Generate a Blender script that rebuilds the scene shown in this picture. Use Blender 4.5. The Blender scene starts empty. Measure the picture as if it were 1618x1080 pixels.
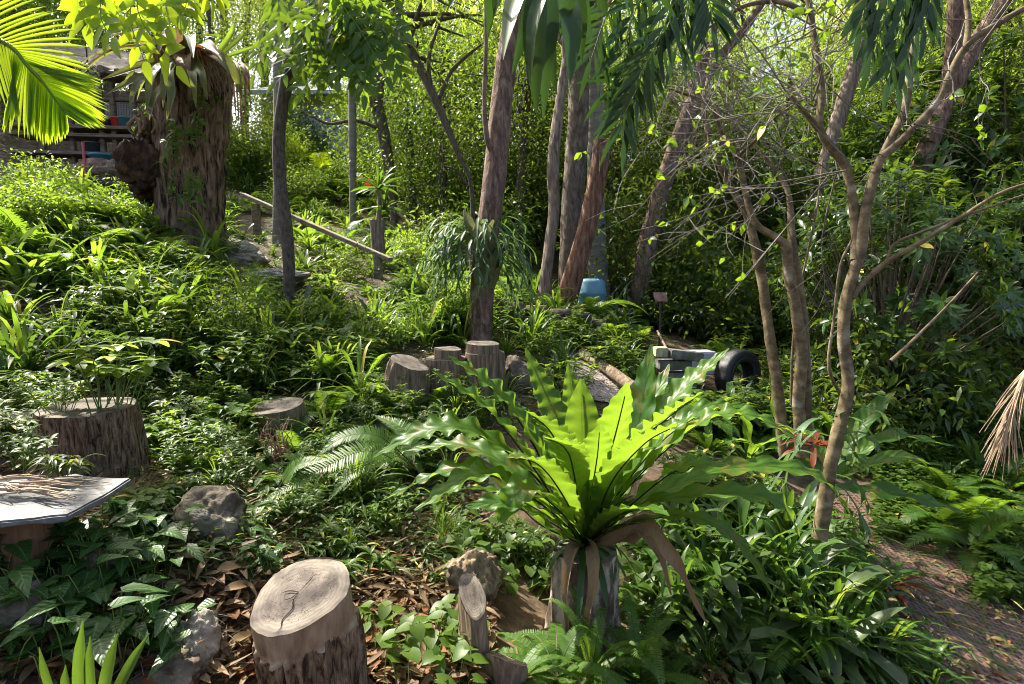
import bpy, math, numpy as np
from mathutils import Vector, noise as mnoise
RNG = np.random.default_rng(11)
sc = bpy.context.scene
COL = sc.collection
R = math.radians

# ------------------------------------------------------------------ camera, sky, sun, exposure
PITCH = R(6.0); LENS = 20.0; FPX = 1618 * LENS / 36.0
CAM = np.array([0.0, 0.0, 1.6])
cd = bpy.data.cameras.new('camera'); cd.lens = LENS; cd.sensor_width = 36; cd.clip_end = 1000; cd.clip_start = 0.02
co = bpy.data.objects.new('camera', cd); COL.objects.link(co)
co.location = CAM; co.rotation_euler = (math.pi / 2 - PITCH, 0, 0); sc.camera = co
SUN = np.array([-0.62, 0.50, 0.95]); SUN = SUN / np.linalg.norm(SUN)
w = bpy.data.worlds.new('World'); sc.world = w; w.use_nodes = True
nt = w.node_tree; bg = nt.nodes['Background']
sk = nt.nodes.new('ShaderNodeTexSky'); sk.sky_type = 'NISHITA'; sk.sun_disc = False
sk.sun_elevation = math.asin(SUN[2]); sk.sun_rotation = math.atan2(SUN[0], SUN[1])
sk.air_density = 0.8; sk.dust_density = 5.0; sk.ozone_density = 1.0
nt.links.new(sk.outputs[0], bg.inputs[0]); bg.inputs[1].default_value = 0.13
sl = bpy.data.lights.new('sun', 'SUN'); sl.energy = 5.0; sl.angle = R(0.6); sl.color = (1.0, 0.94, 0.81)
so = bpy.data.objects.new('sun', sl); COL.objects.link(so)
so.rotation_euler = Vector(-SUN).to_track_quat('-Z', 'Y').to_euler(); so.location = (-6, 6, 14)
sc.view_settings.view_transform = 'Standard'; sc.view_settings.look = 'None'
sc.view_settings.exposure = 1.78; sc.view_settings.gamma = 1.0
sc.render.engine = 'CYCLES'
cy = sc.cycles
cy.max_bounces = 7; cy.diffuse_bounces = 4; cy.glossy_bounces = 2; cy.transmission_bounces = 5; cy.transparent_max_bounces = 4
cy.use_denoising = True; cy.filter_width = 1.0; cy.sample_clamp_indirect = 6.0
cy.use_adaptive_sampling = True; cy.adaptive_threshold = 0.02
cy.caustics_reflective = False; cy.caustics_refractive = False

# ------------------------------------------------------------------ maths helpers
def nrm(v):
    v = np.asarray(v, float)
    return v / np.maximum(np.linalg.norm(v, axis=-1, keepdims=True), 1e-9)
def ray(px, py):
    u = (px - 809.0) / FPX; v = (540.0 - py) / FPX
    r = np.array([u, math.cos(PITCH) + v * math.sin(PITCH), -math.sin(PITCH) + v * math.cos(PITCH)])
    return r / r[1]
def P(px, py, d):                       # the point at forward distance d seen at a photo pixel
    return CAM + ray(px, py) * d
def cr(pts, n):                         # smooth curve through points
    p = np.asarray(pts, float)
    if len(p) == 2:
        t = np.linspace(0, 1, n)[:, None]; return p[0] * (1 - t) + p[1] * t
    q = np.vstack([2 * p[0] - p[1], p, 2 * p[-1] - p[-2]])
    seg = len(p) - 1; out = []
    for s in np.linspace(0, seg - 1e-6, n):
        i = int(s); t = s - i
        a, b, c, d = q[i], q[i + 1], q[i + 2], q[i + 3]
        out.append(0.5 * (2 * b + (c - a) * t + (2 * a - 5 * b + 4 * c - d) * t * t + (3 * b - a - 3 * c + d) * t ** 3))
    return np.array(out)
def rdir(n, zmin=-1.0, zmax=1.0):
    z = RNG.uniform(zmin, zmax, n); a = RNG.uniform(0, 2 * math.pi, n); s = np.sqrt(np.maximum(0, 1 - z * z))
    return np.stack([s * np.cos(a), s * np.sin(a), z], 1)
def U(a, b, n=None): return RNG.uniform(a, b, n)

# ------------------------------------------------------------------ terrain
GP = np.array([(0,0,0),(-.7,1.8,.12),(-2,1.2,.5),(-2.3,3,.6),(-1.75,2.2,.62),(-1.55,1.75,.48),(-1.2,1.3,.36),(-1.3,2.3,.42),(.3,2.6,-.12),(-.15,2.0,.2),(.2,1.9,.08),(1.5,1.5,-.3),(2.7,3,-.36),
 (2.5,4.4,-.2),(4,4,-.28),(5.5,5.5,-.2),(1.8,3.3,.0),(-1.66,4,.55),(-.84,4.6,.68),(-.23,4.8,.7),(-.33,6,.9),(-2.8,5,1.2),
 (-3.7,4.3,1.2),(-4.1,7.4,2.1),(-2.36,6,1.3),(-4,9,2.25),(-1.9,8.2,1.7),(.7,8,1.05),(1.36,9.2,1.08),(2.1,9.5,1.0),(1.95,7.5,.62),
 (2.6,6.5,.3),(1.8,6,.42),(4.26,6,.12),(-3.9,14,3.3),(-6,20,5.6),(-8.6,12,3.7),(0,25,5.2),(-15,25,8),(10,25,3.2),(15,15,2),
 (10,8,.6),(20,30,5),(-12,6,4),(-6,2,1.4),(6,1,-.7),(8,4,-.3),(0,42,9),(32,42,9),(-32,42,12),(12,-6,-1),(-10,-6,.4),(30,5,2),(-30,5,9),(1.0,4.2,.25)], float)
def _tps():
    n = len(GP); d = np.linalg.norm(GP[:, None, :2] - GP[None, :, :2], axis=2)
    K = np.where(d > 0, d * d * np.log(d + 1e-9), 0) + np.eye(n) * 0.02
    Pm = np.hstack([np.ones((n, 1)), GP[:, :2]])
    A = np.zeros((n + 3, n + 3)); A[:n, :n] = K; A[:n, n:] = Pm; A[n:, :n] = Pm.T
    return np.linalg.solve(A, np.concatenate([GP[:, 2], np.zeros(3)]))
TW = _tps()
def gz(x, y):
    x = np.atleast_1d(np.asarray(x, float)); y = np.atleast_1d(np.asarray(y, float))
    xc = np.clip(x, -34, 34); yc = np.clip(y, -8, 44)
    d2 = (xc[:, None] - GP[None, :, 0]) ** 2 + (yc[:, None] - GP[None, :, 1]) ** 2
    z = (0.5 * d2 * np.log(d2 + 1e-12)) @ TW[:-3] + TW[-3] + TW[-2] * xc + TW[-1] * yc
    near = np.exp(-((x - 2.6) ** 2) / 1.2) * (y < 6)
    b = 0.030 * np.sin(x * 3.1 + 1.3 * np.sin(y * 2.3)) * np.sin(y * 3.7 + x) + 0.014 * np.sin(x * 9.1 + y * 4.0) * np.sin(y * 8.3 - x * 3)
    return z + b * (1 - 0.8 * near)
def gp(x, y): return np.array([x, y, float(gz(x, y)[0])])
def G(px, py):                          # where the line of sight through a photo pixel meets the ground
    r = ray(px, py); d = np.concatenate([np.arange(0.7, 12, 0.03), np.arange(12, 60, 0.25)])
    q = CAM + r * d[:, None]
    k = np.argmax(q[:, 2] < gz(q[:, 0], q[:, 1]))
    if k == 0: k = len(d) - 1
    return gp(q[k, 0], q[k, 1])

# ------------------------------------------------------------------ mesh collector
class MB:
    def __init__(s): s.v = []; s.f = []; s.a = []; s.m = []; s.n = 0
    def add(s, v, f, a=None, m=0):
        v = np.asarray(v, float).reshape(-1, 3); f = np.asarray(f, int).reshape(-1, 4)
        s.v.append(v); s.f.append(f + s.n); s.n += len(v)
        s.a.append(np.zeros((len(v), 3)) if a is None else np.asarray(a, float).reshape(-1, 3))
        s.m.append(np.full(len(f), m, int)); return s
    def mesh(s, name, mats, origin=(0, 0, 0), smooth=True):
        v = np.vstack(s.v) - np.asarray(origin, float); f = np.vstack(s.f); a = np.vstack(s.a); mi = np.concatenate(s.m)
        tri = f[:, 3] == f[:, 2]
        me = bpy.data.meshes.new(name)
        cnt = np.where(tri, 3, 4); ls = np.concatenate([[0], np.cumsum(cnt)[:-1]])
        loops = f.ravel()[~np.stack([np.zeros_like(tri)] * 3 + [tri], 1).ravel()]
        me.vertices.add(len(v)); me.vertices.foreach_set('co', v.astype(np.float32).ravel())
        me.loops.add(len(loops)); me.loops.foreach_set('vertex_index', loops.astype(np.int32))
        me.polygons.add(len(f)); me.polygons.foreach_set('loop_start', ls.astype(np.int32))
        me.polygons.foreach_set('material_index', mi.astype(np.int32))
        me.polygons.foreach_set('use_smooth', np.full(len(f), smooth))
        at = me.attributes.new('lf', 'FLOAT_VECTOR', 'POINT'); at.data.foreach_set('vector', a.astype(np.float32).ravel())
        for m in (mats if isinstance(mats, (list, tuple)) else [mats]): me.materials.append(m)
        me.update(calc_edges=True)
        return me
    def build(s, name, mats, parent=None, origin=None, smooth=True):
        org = origin if origin is not None else (ORG[parent.name] if parent is not None and parent.name in ORG else (0, 0, 0))
        o = bpy.data.objects.new(name, s.mesh(name, mats, org, smooth)); COL.objects.link(o)
        if parent is not None: o.parent = parent
        else: o.location = org
        ORG[o.name] = tuple(org)
        return o
ORG = {}
def tag(o, label=None, cat=None, group=None, kind=None):
    if label: o['label'] = label
    if cat: o['category'] = cat
    if group: o['group'] = group
    if kind: o['kind'] = kind
    return o
def thing(name, label, cat, loc, group=None):
    o = bpy.data.objects.new(name, None); COL.objects.link(o); o.location = tuple(loc); o.empty_display_size = 0.1
    ORG[o.name] = tuple(loc); return tag(o, label, cat, group)
def dup(root, loc, rotz=0.0, scale=1.0, label=None, group=None, tilt=(0, 0)):
    r = root.copy(); COL.objects.link(r); r.location = tuple(loc); r.rotation_euler = (tilt[0], tilt[1], rotz)
    r.scale = (scale,) * 3 if np.isscalar(scale) else scale
    if label: r['label'] = label
    if group: r['group'] = group
    for ch in KIDS.get(root.name, []):
        c = ch.copy(); COL.objects.link(c); c.parent = r
    return r
KIDS = {}

# ------------------------------------------------------------------ geometry builders
def frames(p):
    t = nrm(np.gradient(p, axis=0)); a = np.zeros_like(p)
    ref = np.array([1.0, 0, 0]) if abs(t[0][0]) < 0.8 else np.array([0, 1.0, 0])
    for i in range(len(p)):
        ref = ref - t[i] * np.dot(ref, t[i]); ref = ref / max(np.linalg.norm(ref), 1e-9); a[i] = ref
    return t, a, np.cross(t, a)
def tube(mb, pts, r, sides=8, n=None, rough=0.0, freq=6.0, m=0, cap=True, smooth=True, ridge=0.0, seed=None):
    n = n or max(2, len(pts) * 4)
    p = cr(pts, n) if smooth else np.asarray(pts, float); n = len(p)
    r = np.asarray(r, float); rr = np.interp(np.linspace(0, 1, n), np.linspace(0, 1, len(r)), r) if r.ndim else np.full(n, float(r))
    t, a, b = frames(p)
    th = np.linspace(0, 2 * math.pi, sides, endpoint=False)
    rad = np.ones((n, sides)) * rr[:, None]
    sd = U(0, 99) if seed is None else seed
    if rough or ridge:
        L = np.concatenate([[0], np.cumsum(np.linalg.norm(np.diff(p, axis=0), axis=1))])
        for i in range(n):
            for j in range(sides):
                c, s_ = math.cos(th[j]), math.sin(th[j])
                q = 0.0
                if rough: q += rough * mnoise.noise((c * 1.2 + sd, s_ * 1.2, L[i] * freq * 0.5)) + rough * 0.5 * mnoise.noise((c * 3 + sd, s_ * 3, L[i] * freq))
                if ridge: q += ridge * (abs(mnoise.noise((c * 6 + sd, s_ * 6, L[i] * 1.6))) * 2 - 0.5 + 0.6 * mnoise.noise((c * 15 + sd, s_ * 15, L[i] * 4)))
                rad[i, j] *= 1 + q
    v = p[:, None, :] + rad[:, :, None] * (a[:, None, :] * np.cos(th)[None, :, None] + b[:, None, :] * np.sin(th)[None, :, None])
    i = np.arange(n - 1)[:, None]; j = np.arange(sides)[None, :]; j2 = (j + 1) % sides
    f = np.stack([i * sides + j, i * sides + j2, (i + 1) * sides + j2, (i + 1) * sides + j], 2).reshape(-1, 4)
    at = np.zeros((n, sides, 3)); at[:, :, 0] = U(0, 1); at[:, :, 1] = np.linspace(0, 1, n)[:, None]; at[:, :, 2] = th[None] / 6.2832
    mb.add(v, f, at, m)
    if cap:
        for k, o in ((0, p[0]), (n - 1, p[-1])):
            vv = np.vstack([v[k], o]); jj = np.arange(sides); a0, a1 = jj, (jj + 1) % sides
            ff = np.stack([a0, a1, np.full(sides, sides), np.full(sides, sides)], 1)
            if k == 0: ff = ff[:, [1, 0, 2, 3]]
            mb.add(vv, ff, np.full((sides + 1, 3), 0.5), m)
    return v[-1], p[-1], t[-1]

PROF = {'lance': lambda t: np.sin(np.pi * np.clip(t, 0, 1) ** 0.75) ** 0.9,
        'ovate': lambda t: np.sin(np.pi * np.clip(t, 0, 1) ** 0.6) ** 0.8,
        'strap': lambda t: np.minimum(1, (1 - t) * 4) ** 0.7 * (0.75 + 0.25 * np.minimum(1, t * 4)),
        'taper': lambda t: (1 - t) ** 0.6,
        'oblan': lambda t: np.clip(np.sin(np.pi * np.clip(t, 0, 1) ** 1.25), 0, 1) ** 0.7 * 0.9 + 0.1 * (1 - t),
        'heart': lambda t: np.clip(np.where(t < 0.12, 0.75 + t * 2.0, np.cos((t - 0.12) / 0.88 * np.pi / 2) ** 0.85), 0, 1),
        'arrow': lambda t: np.clip(np.where(t < 0.15, 0.5 + t * 3.3, ((1 - t) / 0.85) ** 0.9), 0, 1),
        'leaflet': lambda t: np.minimum(1, 0.6 + 3 * t) * (1 - t ** 2.2)}
DOWN = np.array([0, 0, -1.0])
def leaves(mb, pos, d, n, L, W, K=3, prof='lance', droop=0.3, fold=0.25, ruffle=0.0, m=0, back=0.0, rnd=None):
    """many leaves at once: base points, directions, face normals, lengths, widths"""
    pos = np.atleast_2d(np.asarray(pos, float)); N = len(pos)
    if N == 0: return
    d = nrm(np.broadcast_to(d, (N, 3))); n = np.broadcast_to(n, (N, 3)); L = np.broadcast_to(L, (N,)).astype(float); W = np.broadcast_to(W, (N,)).astype(float)
    droop = np.broadcast_to(droop, (N,)).astype(float)
    t = np.linspace(0, 1, K + 1); c = pos.copy(); rows = []; rn = U(0, 1, N) if rnd is None else rnd; ats = []
    wt = np.maximum(PROF[prof](t), 0.02); ph = U(0, 6.28, N)
    for k in range(K + 1):
        dk = nrm(d + (droop * t[k] * 1.6)[:, None] * DOWN)
        sd = nrm(np.cross(dk, n)); nn = np.cross(sd, dk); w_ = (W * 0.5 * wt[k])[:, None]
        rf = (ruffle * W * np.sin(ph + t[k] * 17))[:, None] if ruffle else 0
        rf2 = (ruffle * W * np.sin(ph + 2 + t[k] * 19))[:, None] if ruffle else 0
        bk = (dk * back * w_) if k == 0 and back else 0
        rows.append(np.stack([c - sd * w_ + nn * (fold * w_ + rf) - bk, c, c + sd * w_ + nn * (fold * w_ + rf2) - bk], 1))
        ats.append(np.stack([np.stack([rn, np.full(N, t[k]), np.full(N, s)], 1) for s in (-1, 0, 1)], 1))
        if k < K: c = c + dk * (L / K)[:, None]
    v = np.stack(rows, 1); a = np.stack(ats, 1)
    base = (np.arange(N) * (K + 1) * 3)[:, None, None]; k = (np.arange(K) * 3)[None, :, None]; s = np.arange(2)[None, None, :]
    q = base + k + s
    mb.add(v, np.stack([q, q + 1, q + 4, q + 3], -1), a, m)
def ribbon(mb, pts, width, normal, n=24, across=4, prof='strap', fold=0.2, ruffle=0.0, rfreq=30, m=0, twist=0.0, rib=None, rnd=None, side=None):
    """one long blade along a curve; normal points out of its upper face"""
    p = cr(pts, n + 1); t = np.linspace(0, 1, n + 1); T = nrm(np.gradient(p, axis=0))
    N0 = np.broadcast_to(np.asarray(normal, float), p.shape)
    S = nrm(np.cross(T, N0))
    if side is not None: sv = np.broadcast_to(np.asarray(side, float), p.shape); S = nrm(sv - T * (sv * T).sum(1, keepdims=True))
    Nn = np.cross(S, T)
    if twist: 
        ang = twist * t[:, None]; S, Nn = S * np.cos(ang) + Nn * np.sin(ang), Nn * np.cos(ang) - S * np.sin(ang)
    wv = np.maximum(PROF[prof](t) if isinstance(prof, str) else np.interp(t, np.linspace(0, 1, len(prof)), prof), 0.015) * width * 0.5
    s = np.linspace(-1, 1, across + 1); rn = U(0, 1) if rnd is None else rnd; ph1, ph2 = U(0, 6.28, 2)
    L = np.linalg.norm(np.diff(p, axis=0), axis=1).sum()
    wob = np.where(s[None] < 0, np.sin(t[:, None] * L * rfreq + ph1 + 1.5 * np.sin(t[:, None] * 7)), np.sin(t[:, None] * L * rfreq * 1.07 + ph2 + 1.5 * np.sin(t[:, None] * 6)))
    off = fold * np.abs(s)[None] * wv[:, None] + ruffle * wob * (np.abs(s)[None] ** 2.0) * np.minimum(1, 5 * t[:, None]) * wv[:, None]
    edge = 1 + 0.05 * ruffle * wob
    v = p[:, None] + S[:, None] * (s[None] * wv[:, None] * edge)[:, :, None] + Nn[:, None] * off[:, :, None]
    a = np.stack(np.broadcast_arrays(rn, t[:, None] * np.ones_like(s)[None], s[None] * np.ones_like(t)[:, None]), -1)
    i = (np.arange(n) * (across + 1))[:, None]; j = np.arange(across)[None]
    q = i + j; w1 = across + 1
    mb.add(v, np.stack([q, q + 1, q + w1 + 1, q + w1], -1), a, m)
    if rib is not None:
        k = slice(0, int(n * 0.93)); tube(rib, (p - Nn * 0.1 * wv[:, None])[k], [width * 0.03, width * 0.012], 5, smooth=False, cap=False)
    return p
def arch(p0, d, L, droop, n=8):
    """points of a stem that leaves p0 along d and bends down"""
    d = nrm(d); c = np.array(p0, float); out = [c.copy()]
    for k in range(n):
        dk = nrm(d + DOWN * droop * (k + 0.5) / n * 1.8); c = c + dk * L / n; out.append(c.copy())
    return np.array(out)
def pinnate(mb, pts, npair, ll, lw, up=(0, 0, 1), ang=65, droop=0.15, taper=True, prof='leaflet', stem=0.004, m=0, ms=1, start=0.12, K=2, fold=0.2, jit=0.08, vee=0.1):
    """a feather leaf: midrib tube and pairs of leaflets"""
    n = npair
    p = cr(pts, n * 2 + 1); T = nrm(np.gradient(p, axis=0)); S = nrm(np.cross(T, np.broadcast_to(np.asarray(up, float), T.shape))); N = np.cross(S, T)
    tube(mb, p[::2], [stem, stem * 0.3], 4, smooth=False, m=ms, cap=False)
    t = np.linspace(0, 1, len(p)); k = t >= start; q = p[k]; tt = (t[k] - start) / (1 - start); T, S, N = T[k], S[k], N[k]
    if taper: Lf = ll * (np.minimum(1, 0.55 + tt * 2.4) * np.clip(1 - tt ** 2.4, 0.08, 1))
    else: Lf = ll * np.minimum(1, 0.8 + tt) * np.clip(1 - 0.78 * tt ** 2.2, 0.1, 1)
    for sg in (-1, 1):
        a = np.radians(ang * (1 - 0.35 * tt ** 2)) + U(-jit, jit, len(q))
        d = T * np.cos(a)[:, None] + S * (sg * np.sin(a))[:, None] + N * vee
        leaves(mb, q, d, N + 0.15 * rdir(len(q)), Lf * U(0.92, 1.05, len(q)), lw * (0.5 + 0.5 * Lf / ll), K, prof, droop, fold, m=m)

# ------------------------------------------------------------------ materials
def newmat(name):
    m = bpy.data.materials.new(name); m.use_nodes = True; t = m.node_tree; t.nodes.clear()
    return m, t, t.nodes.new, t.links.new
def c4(c): return (c[0], c[1], c[2], 1)
def leafmat(name, c1, c2, tr, trans=0.4, rough=0.46, spec=0.32, yellow=0.0, ycol=(.42, .33, .05), rib=None, ribw=0.10, vein=0.0, vfreq=60, spots=0.0, hue=0.0):
    m, t, N, Lk = newmat(name)
    at = N('ShaderNodeAttribute'); at.attribute_name = 'lf'; sx = N('ShaderNodeSeparateXYZ'); Lk(at.outputs['Vector'], sx.inputs[0])
    oi = N('ShaderNodeObjectInfo')
    def mt(op, a, b=None, c=None):
        x = N('ShaderNodeMath'); x.operation = op
        for i, v in enumerate((a, b, c)):
            if v is None: continue
            if hasattr(v, 'links'): Lk(v, x.inputs[i])
            else: x.inputs[i].default_value = v
        return x.outputs[0]
    def mx(f, a, b, bt='MIX'):
        x = N('ShaderNodeMix'); x.data_type = 'RGBA'; x.blend_type = bt
        for i, v in ((0, f), (6, a), (7, b)):
            if hasattr(v, 'links'): Lk(v, x.inputs[i])
            elif isinstance(v, (int, float)): x.inputs[i].default_value = v
            else: x.inputs[i].default_value = c4(v)
        return x.outputs[2]
    f = mt('MULTIPLY_ADD', sx.outputs[0], 0.65, mt('MULTIPLY', oi.outputs['Random'], 0.35))
    col = mx(f, c1, c2)
    tc = N('ShaderNodeTexCoord'); nz = N('ShaderNodeTexNoise'); nz.inputs['Scale'].default_value = 14; Lk(tc.outputs['Object'], nz.inputs[0])
    col = mx(mt('MULTIPLY', nz.outputs[0], 0.5), col, (c1[0] * .6, c1[1] * .6, c1[2] * .6))
    if yellow > 0:
        g = mt('GREATER_THAN', mt('FRACT', mt('MULTIPLY', sx.outputs[0], 7.31)), 1 - yellow); col = mx(g, col, ycol)
    if rib is not None:
        ab = mt('ABSOLUTE', sx.outputs[2]); g = mt('LESS_THAN', ab, ribw); col = mx(mt('MULTIPLY', g, 0.8), col, rib)
    if spots:
        n2 = N('ShaderNodeTexNoise'); n2.inputs['Scale'].default_value = 9; n2.inputs['Detail'].default_value = 5; Lk(tc.outputs['Object'], n2.inputs[0])
        g = mt('MULTIPLY', mt('GREATER_THAN', n2.outputs[0], 0.60), spots); col = mx(g, col, (.20, .11, .03))
    if vein:
        ph0 = mt('SINE', mt('ADD', mt('MULTIPLY', sx.outputs[1], vfreq * 2.2), mt('MULTIPLY', mt('ABSOLUTE', sx.outputs[2]), -9.0)))
        col = mx(mt('MULTIPLY', mt('MAXIMUM', ph0, 0.0), vein * .9), col, (c1[0] * .55, c1[1] * .62, c1[2] * .55))
    pb = N('ShaderNodeBsdfPrincipled'); Lk(col, pb.inputs['Base Color']); pb.inputs['Roughness'].default_value = rough; pb.inputs['Specular IOR Level'].default_value = spec
    if vein:
        ph = mt('SINE', mt('ADD', mt('MULTIPLY', sx.outputs[1], vfreq), mt('MULTIPLY', mt('ABSOLUTE', sx.outputs[2]), -9.0)))
        bp = N('ShaderNodeBump'); bp.inputs['Strength'].default_value = vein; bp.inputs['Distance'].default_value = 0.004; Lk(ph, bp.inputs['Height']); Lk(bp.outputs[0], pb.inputs['Normal'])
    tb = N('ShaderNodeBsdfTranslucent'); Lk(mx(0.6 if vein else 0.75, col, tr), tb.inputs[0])
    ms = N('ShaderNodeMixShader'); ms.inputs[0].default_value = trans; Lk(pb.outputs[0], ms.inputs[1]); Lk(tb.outputs[0], ms.inputs[2])
    o = N('ShaderNodeOutputMaterial'); Lk(ms.outputs[0], o.inputs[0]); return m
def surf(name, cols, scale=(6, 6, 6), detail=6, rough=0.85, bump=0.4, dist=0.02, spec=0.25, noise2=None, metal=0.0, coord='Object', stops=None, distort=0.0):
    m, t, N, Lk = newmat(name)
    tc = N('ShaderNodeTexCoord'); mp = N('ShaderNodeMapping'); mp.inputs['Scale'].default_value = scale; Lk(tc.outputs[coord], mp.inputs[0])
    nz = N('ShaderNodeTexNoise'); nz.inputs['Scale'].default_value = 1; nz.inputs['Detail'].default_value = detail; nz.inputs['Roughness'].default_value = 0.65; nz.inputs['Distortion'].default_value = distort
    Lk(mp.outputs[0], nz.inputs[0])
    rp = N('ShaderNodeValToRGB'); e = rp.color_ramp.elements
    stops = stops or list(np.linspace(0.32, 0.68, len(cols)))
    while len(e) < len(cols): e.new(0.5)
    for i, c in enumerate(cols): e[i].position = stops[i]; e[i].color = c4(c)
    Lk(nz.outputs[0], rp.inputs[0]); col = rp.outputs[0]
    if noise2:
        n2 = N('ShaderNodeTexNoise'); n2.inputs['Scale'].default_value = noise2[0]; n2.inputs['Detail'].default_value = 4; Lk(tc.outputs[coord], n2.inputs[0])
        r2 = N('ShaderNodeValToRGB'); r2.color_ramp.elements[0].position = noise2[2]; r2.color_ramp.elements[1].position = noise2[2] + 0.12; Lk(n2.outputs[0], r2.inputs[0])
        x = N('ShaderNodeMix'); x.data_type = 'RGBA'; Lk(r2.outputs[0], x.inputs[0]); Lk(col, x.inputs[6]); x.inputs[7].default_value = c4(noise2[1]); col = x.outputs[2]
    pb = N('ShaderNodeBsdfPrincipled'); Lk(col, pb.inputs['Base Color']); pb.inputs['Roughness'].default_value = rough; pb.inputs['Specular IOR Level'].default_value = spec; pb.inputs['Metallic'].default_value = metal
    if bump:
        bp = N('ShaderNodeBump'); bp.inputs['Strength'].default_value = bump; bp.inputs['Distance'].default_value = dist; Lk(nz.outputs[0], bp.inputs['Height']); Lk(bp.outputs[0], pb.inputs['Normal'])
    o = N('ShaderNodeOutputMaterial'); Lk(pb.outputs[0], o.inputs[0]); return m
def plain(name, c, rough=0.5, spec=0.4, metal=0.0):
    k = 0.75; return surf(name, [tuple(x * k for x in c), c], (8, 8, 8), rough=rough, bump=0.08, spec=spec, metal=metal)
def cutwood(name, c_in=(.155, .125, .102), c_out=(.20, .168, .132), ring=(.10, .082, .066), scale=70):
    """growth rings, checks and weathering on a sawn face; lf = (x, y, r)"""
    m, t, N, Lk = newmat(name)
    at = N('ShaderNodeAttribute'); at.attribute_name = 'lf'
    nz = N('ShaderNodeTexNoise'); nz.inputs['Scale'].default_value = 4; nz.inputs['Detail'].default_value = 5; Lk(at.outputs['Vector'], nz.inputs[0])
    sx = N('ShaderNodeSeparateXYZ'); Lk(at.outputs['Vector'], sx.inputs[0])
    def mt(op, a, b):
        x = N('ShaderNodeMath'); x.operation = op
        for i, v in enumerate((a, b)):
            if hasattr(v, 'links'): Lk(v, x.inputs[i])
            else: x.inputs[i].default_value = v
        return x.outputs[0]
    def ramp(v, st):
        r = N('ShaderNodeValToRGB'); e = r.color_ramp.elements
        while len(e) < len(st): e.new(0.5)
        for i, (p_, c) in enumerate(st): e[i].position = p_; e[i].color = c4(c)
        Lk(v, r.inputs[0]); return r.outputs[0]
    def mx(f, a, b, bt='MIX'):
        x = N('ShaderNodeMix'); x.data_type = 'RGBA'; x.blend_type = bt
        for i, v in ((0, f), (6, a), (7, b)):
            if hasattr(v, 'links'): Lk(v, x.inputs[i])
            elif isinstance(v, (int, float)): x.inputs[i].default_value = v
            else: x.inputs[i].default_value = c4(v)
        return x.outputs[2]
    rad = mt('ADD', sx.outputs[2], mt('MULTIPLY', nz.outputs[0], 0.12))
    base = ramp(rad, [(0.0, c_in), (0.45, tuple(.85 * x for x in c_in)), (0.75, c_out), (1.0, c_out), ])
    s = mt('SINE', mt('MULTIPLY', rad, scale), 0); g = mt('MULTIPLY', mt('ADD', s, 1.0), 0.22)
    col = mx(g, base, ring)
    n2 = N('ShaderNodeTexNoise'); n2.inputs['Scale'].default_value = 2.3; n2.inputs['Detail'].default_value = 6; Lk(at.outputs['Vector'], n2.inputs[0])
    st = ramp(n2.outputs[0], [(0.42, (0, 0, 0)), (0.66, (1, 1, 1))]); col = mx(st, col, tuple(.45 * x for x in c_in))
    wv = N('ShaderNodeTexVoronoi'); wv.feature = 'DISTANCE_TO_EDGE'; wv.inputs['Scale'].default_value = 2.2
    vm = N('ShaderNodeVectorMath'); vm.operation = 'ADD'; Lk(at.outputs['Vector'], vm.inputs[0]); Lk(nz.outputs['Color'], vm.inputs[1]); Lk(vm.outputs[0], wv.inputs[0])
    ck = mt('MULTIPLY', mt('LESS_THAN', wv.outputs[0], 0.012), mt('LESS_THAN', sx.outputs[2], 0.75)); col = mx(ck, col, (.02, .015, .01))
    pb = N('ShaderNodeBsdfPrincipled'); Lk(col, pb.inputs['Base Color']); pb.inputs['Roughness'].default_value = 0.8; pb.inputs['Specular IOR Level'].default_value = 0.2
    bp = N('ShaderNodeBump'); bp.inputs['Strength'].default_value = 0.25; bp.inputs['Distance'].default_value = 0.004; Lk(g, bp.inputs['Height']); Lk(bp.outputs[0], pb.inputs['Normal'])
    o = N('ShaderNodeOutputMaterial'); Lk(pb.outputs[0], o.inputs[0]); return m

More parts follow.
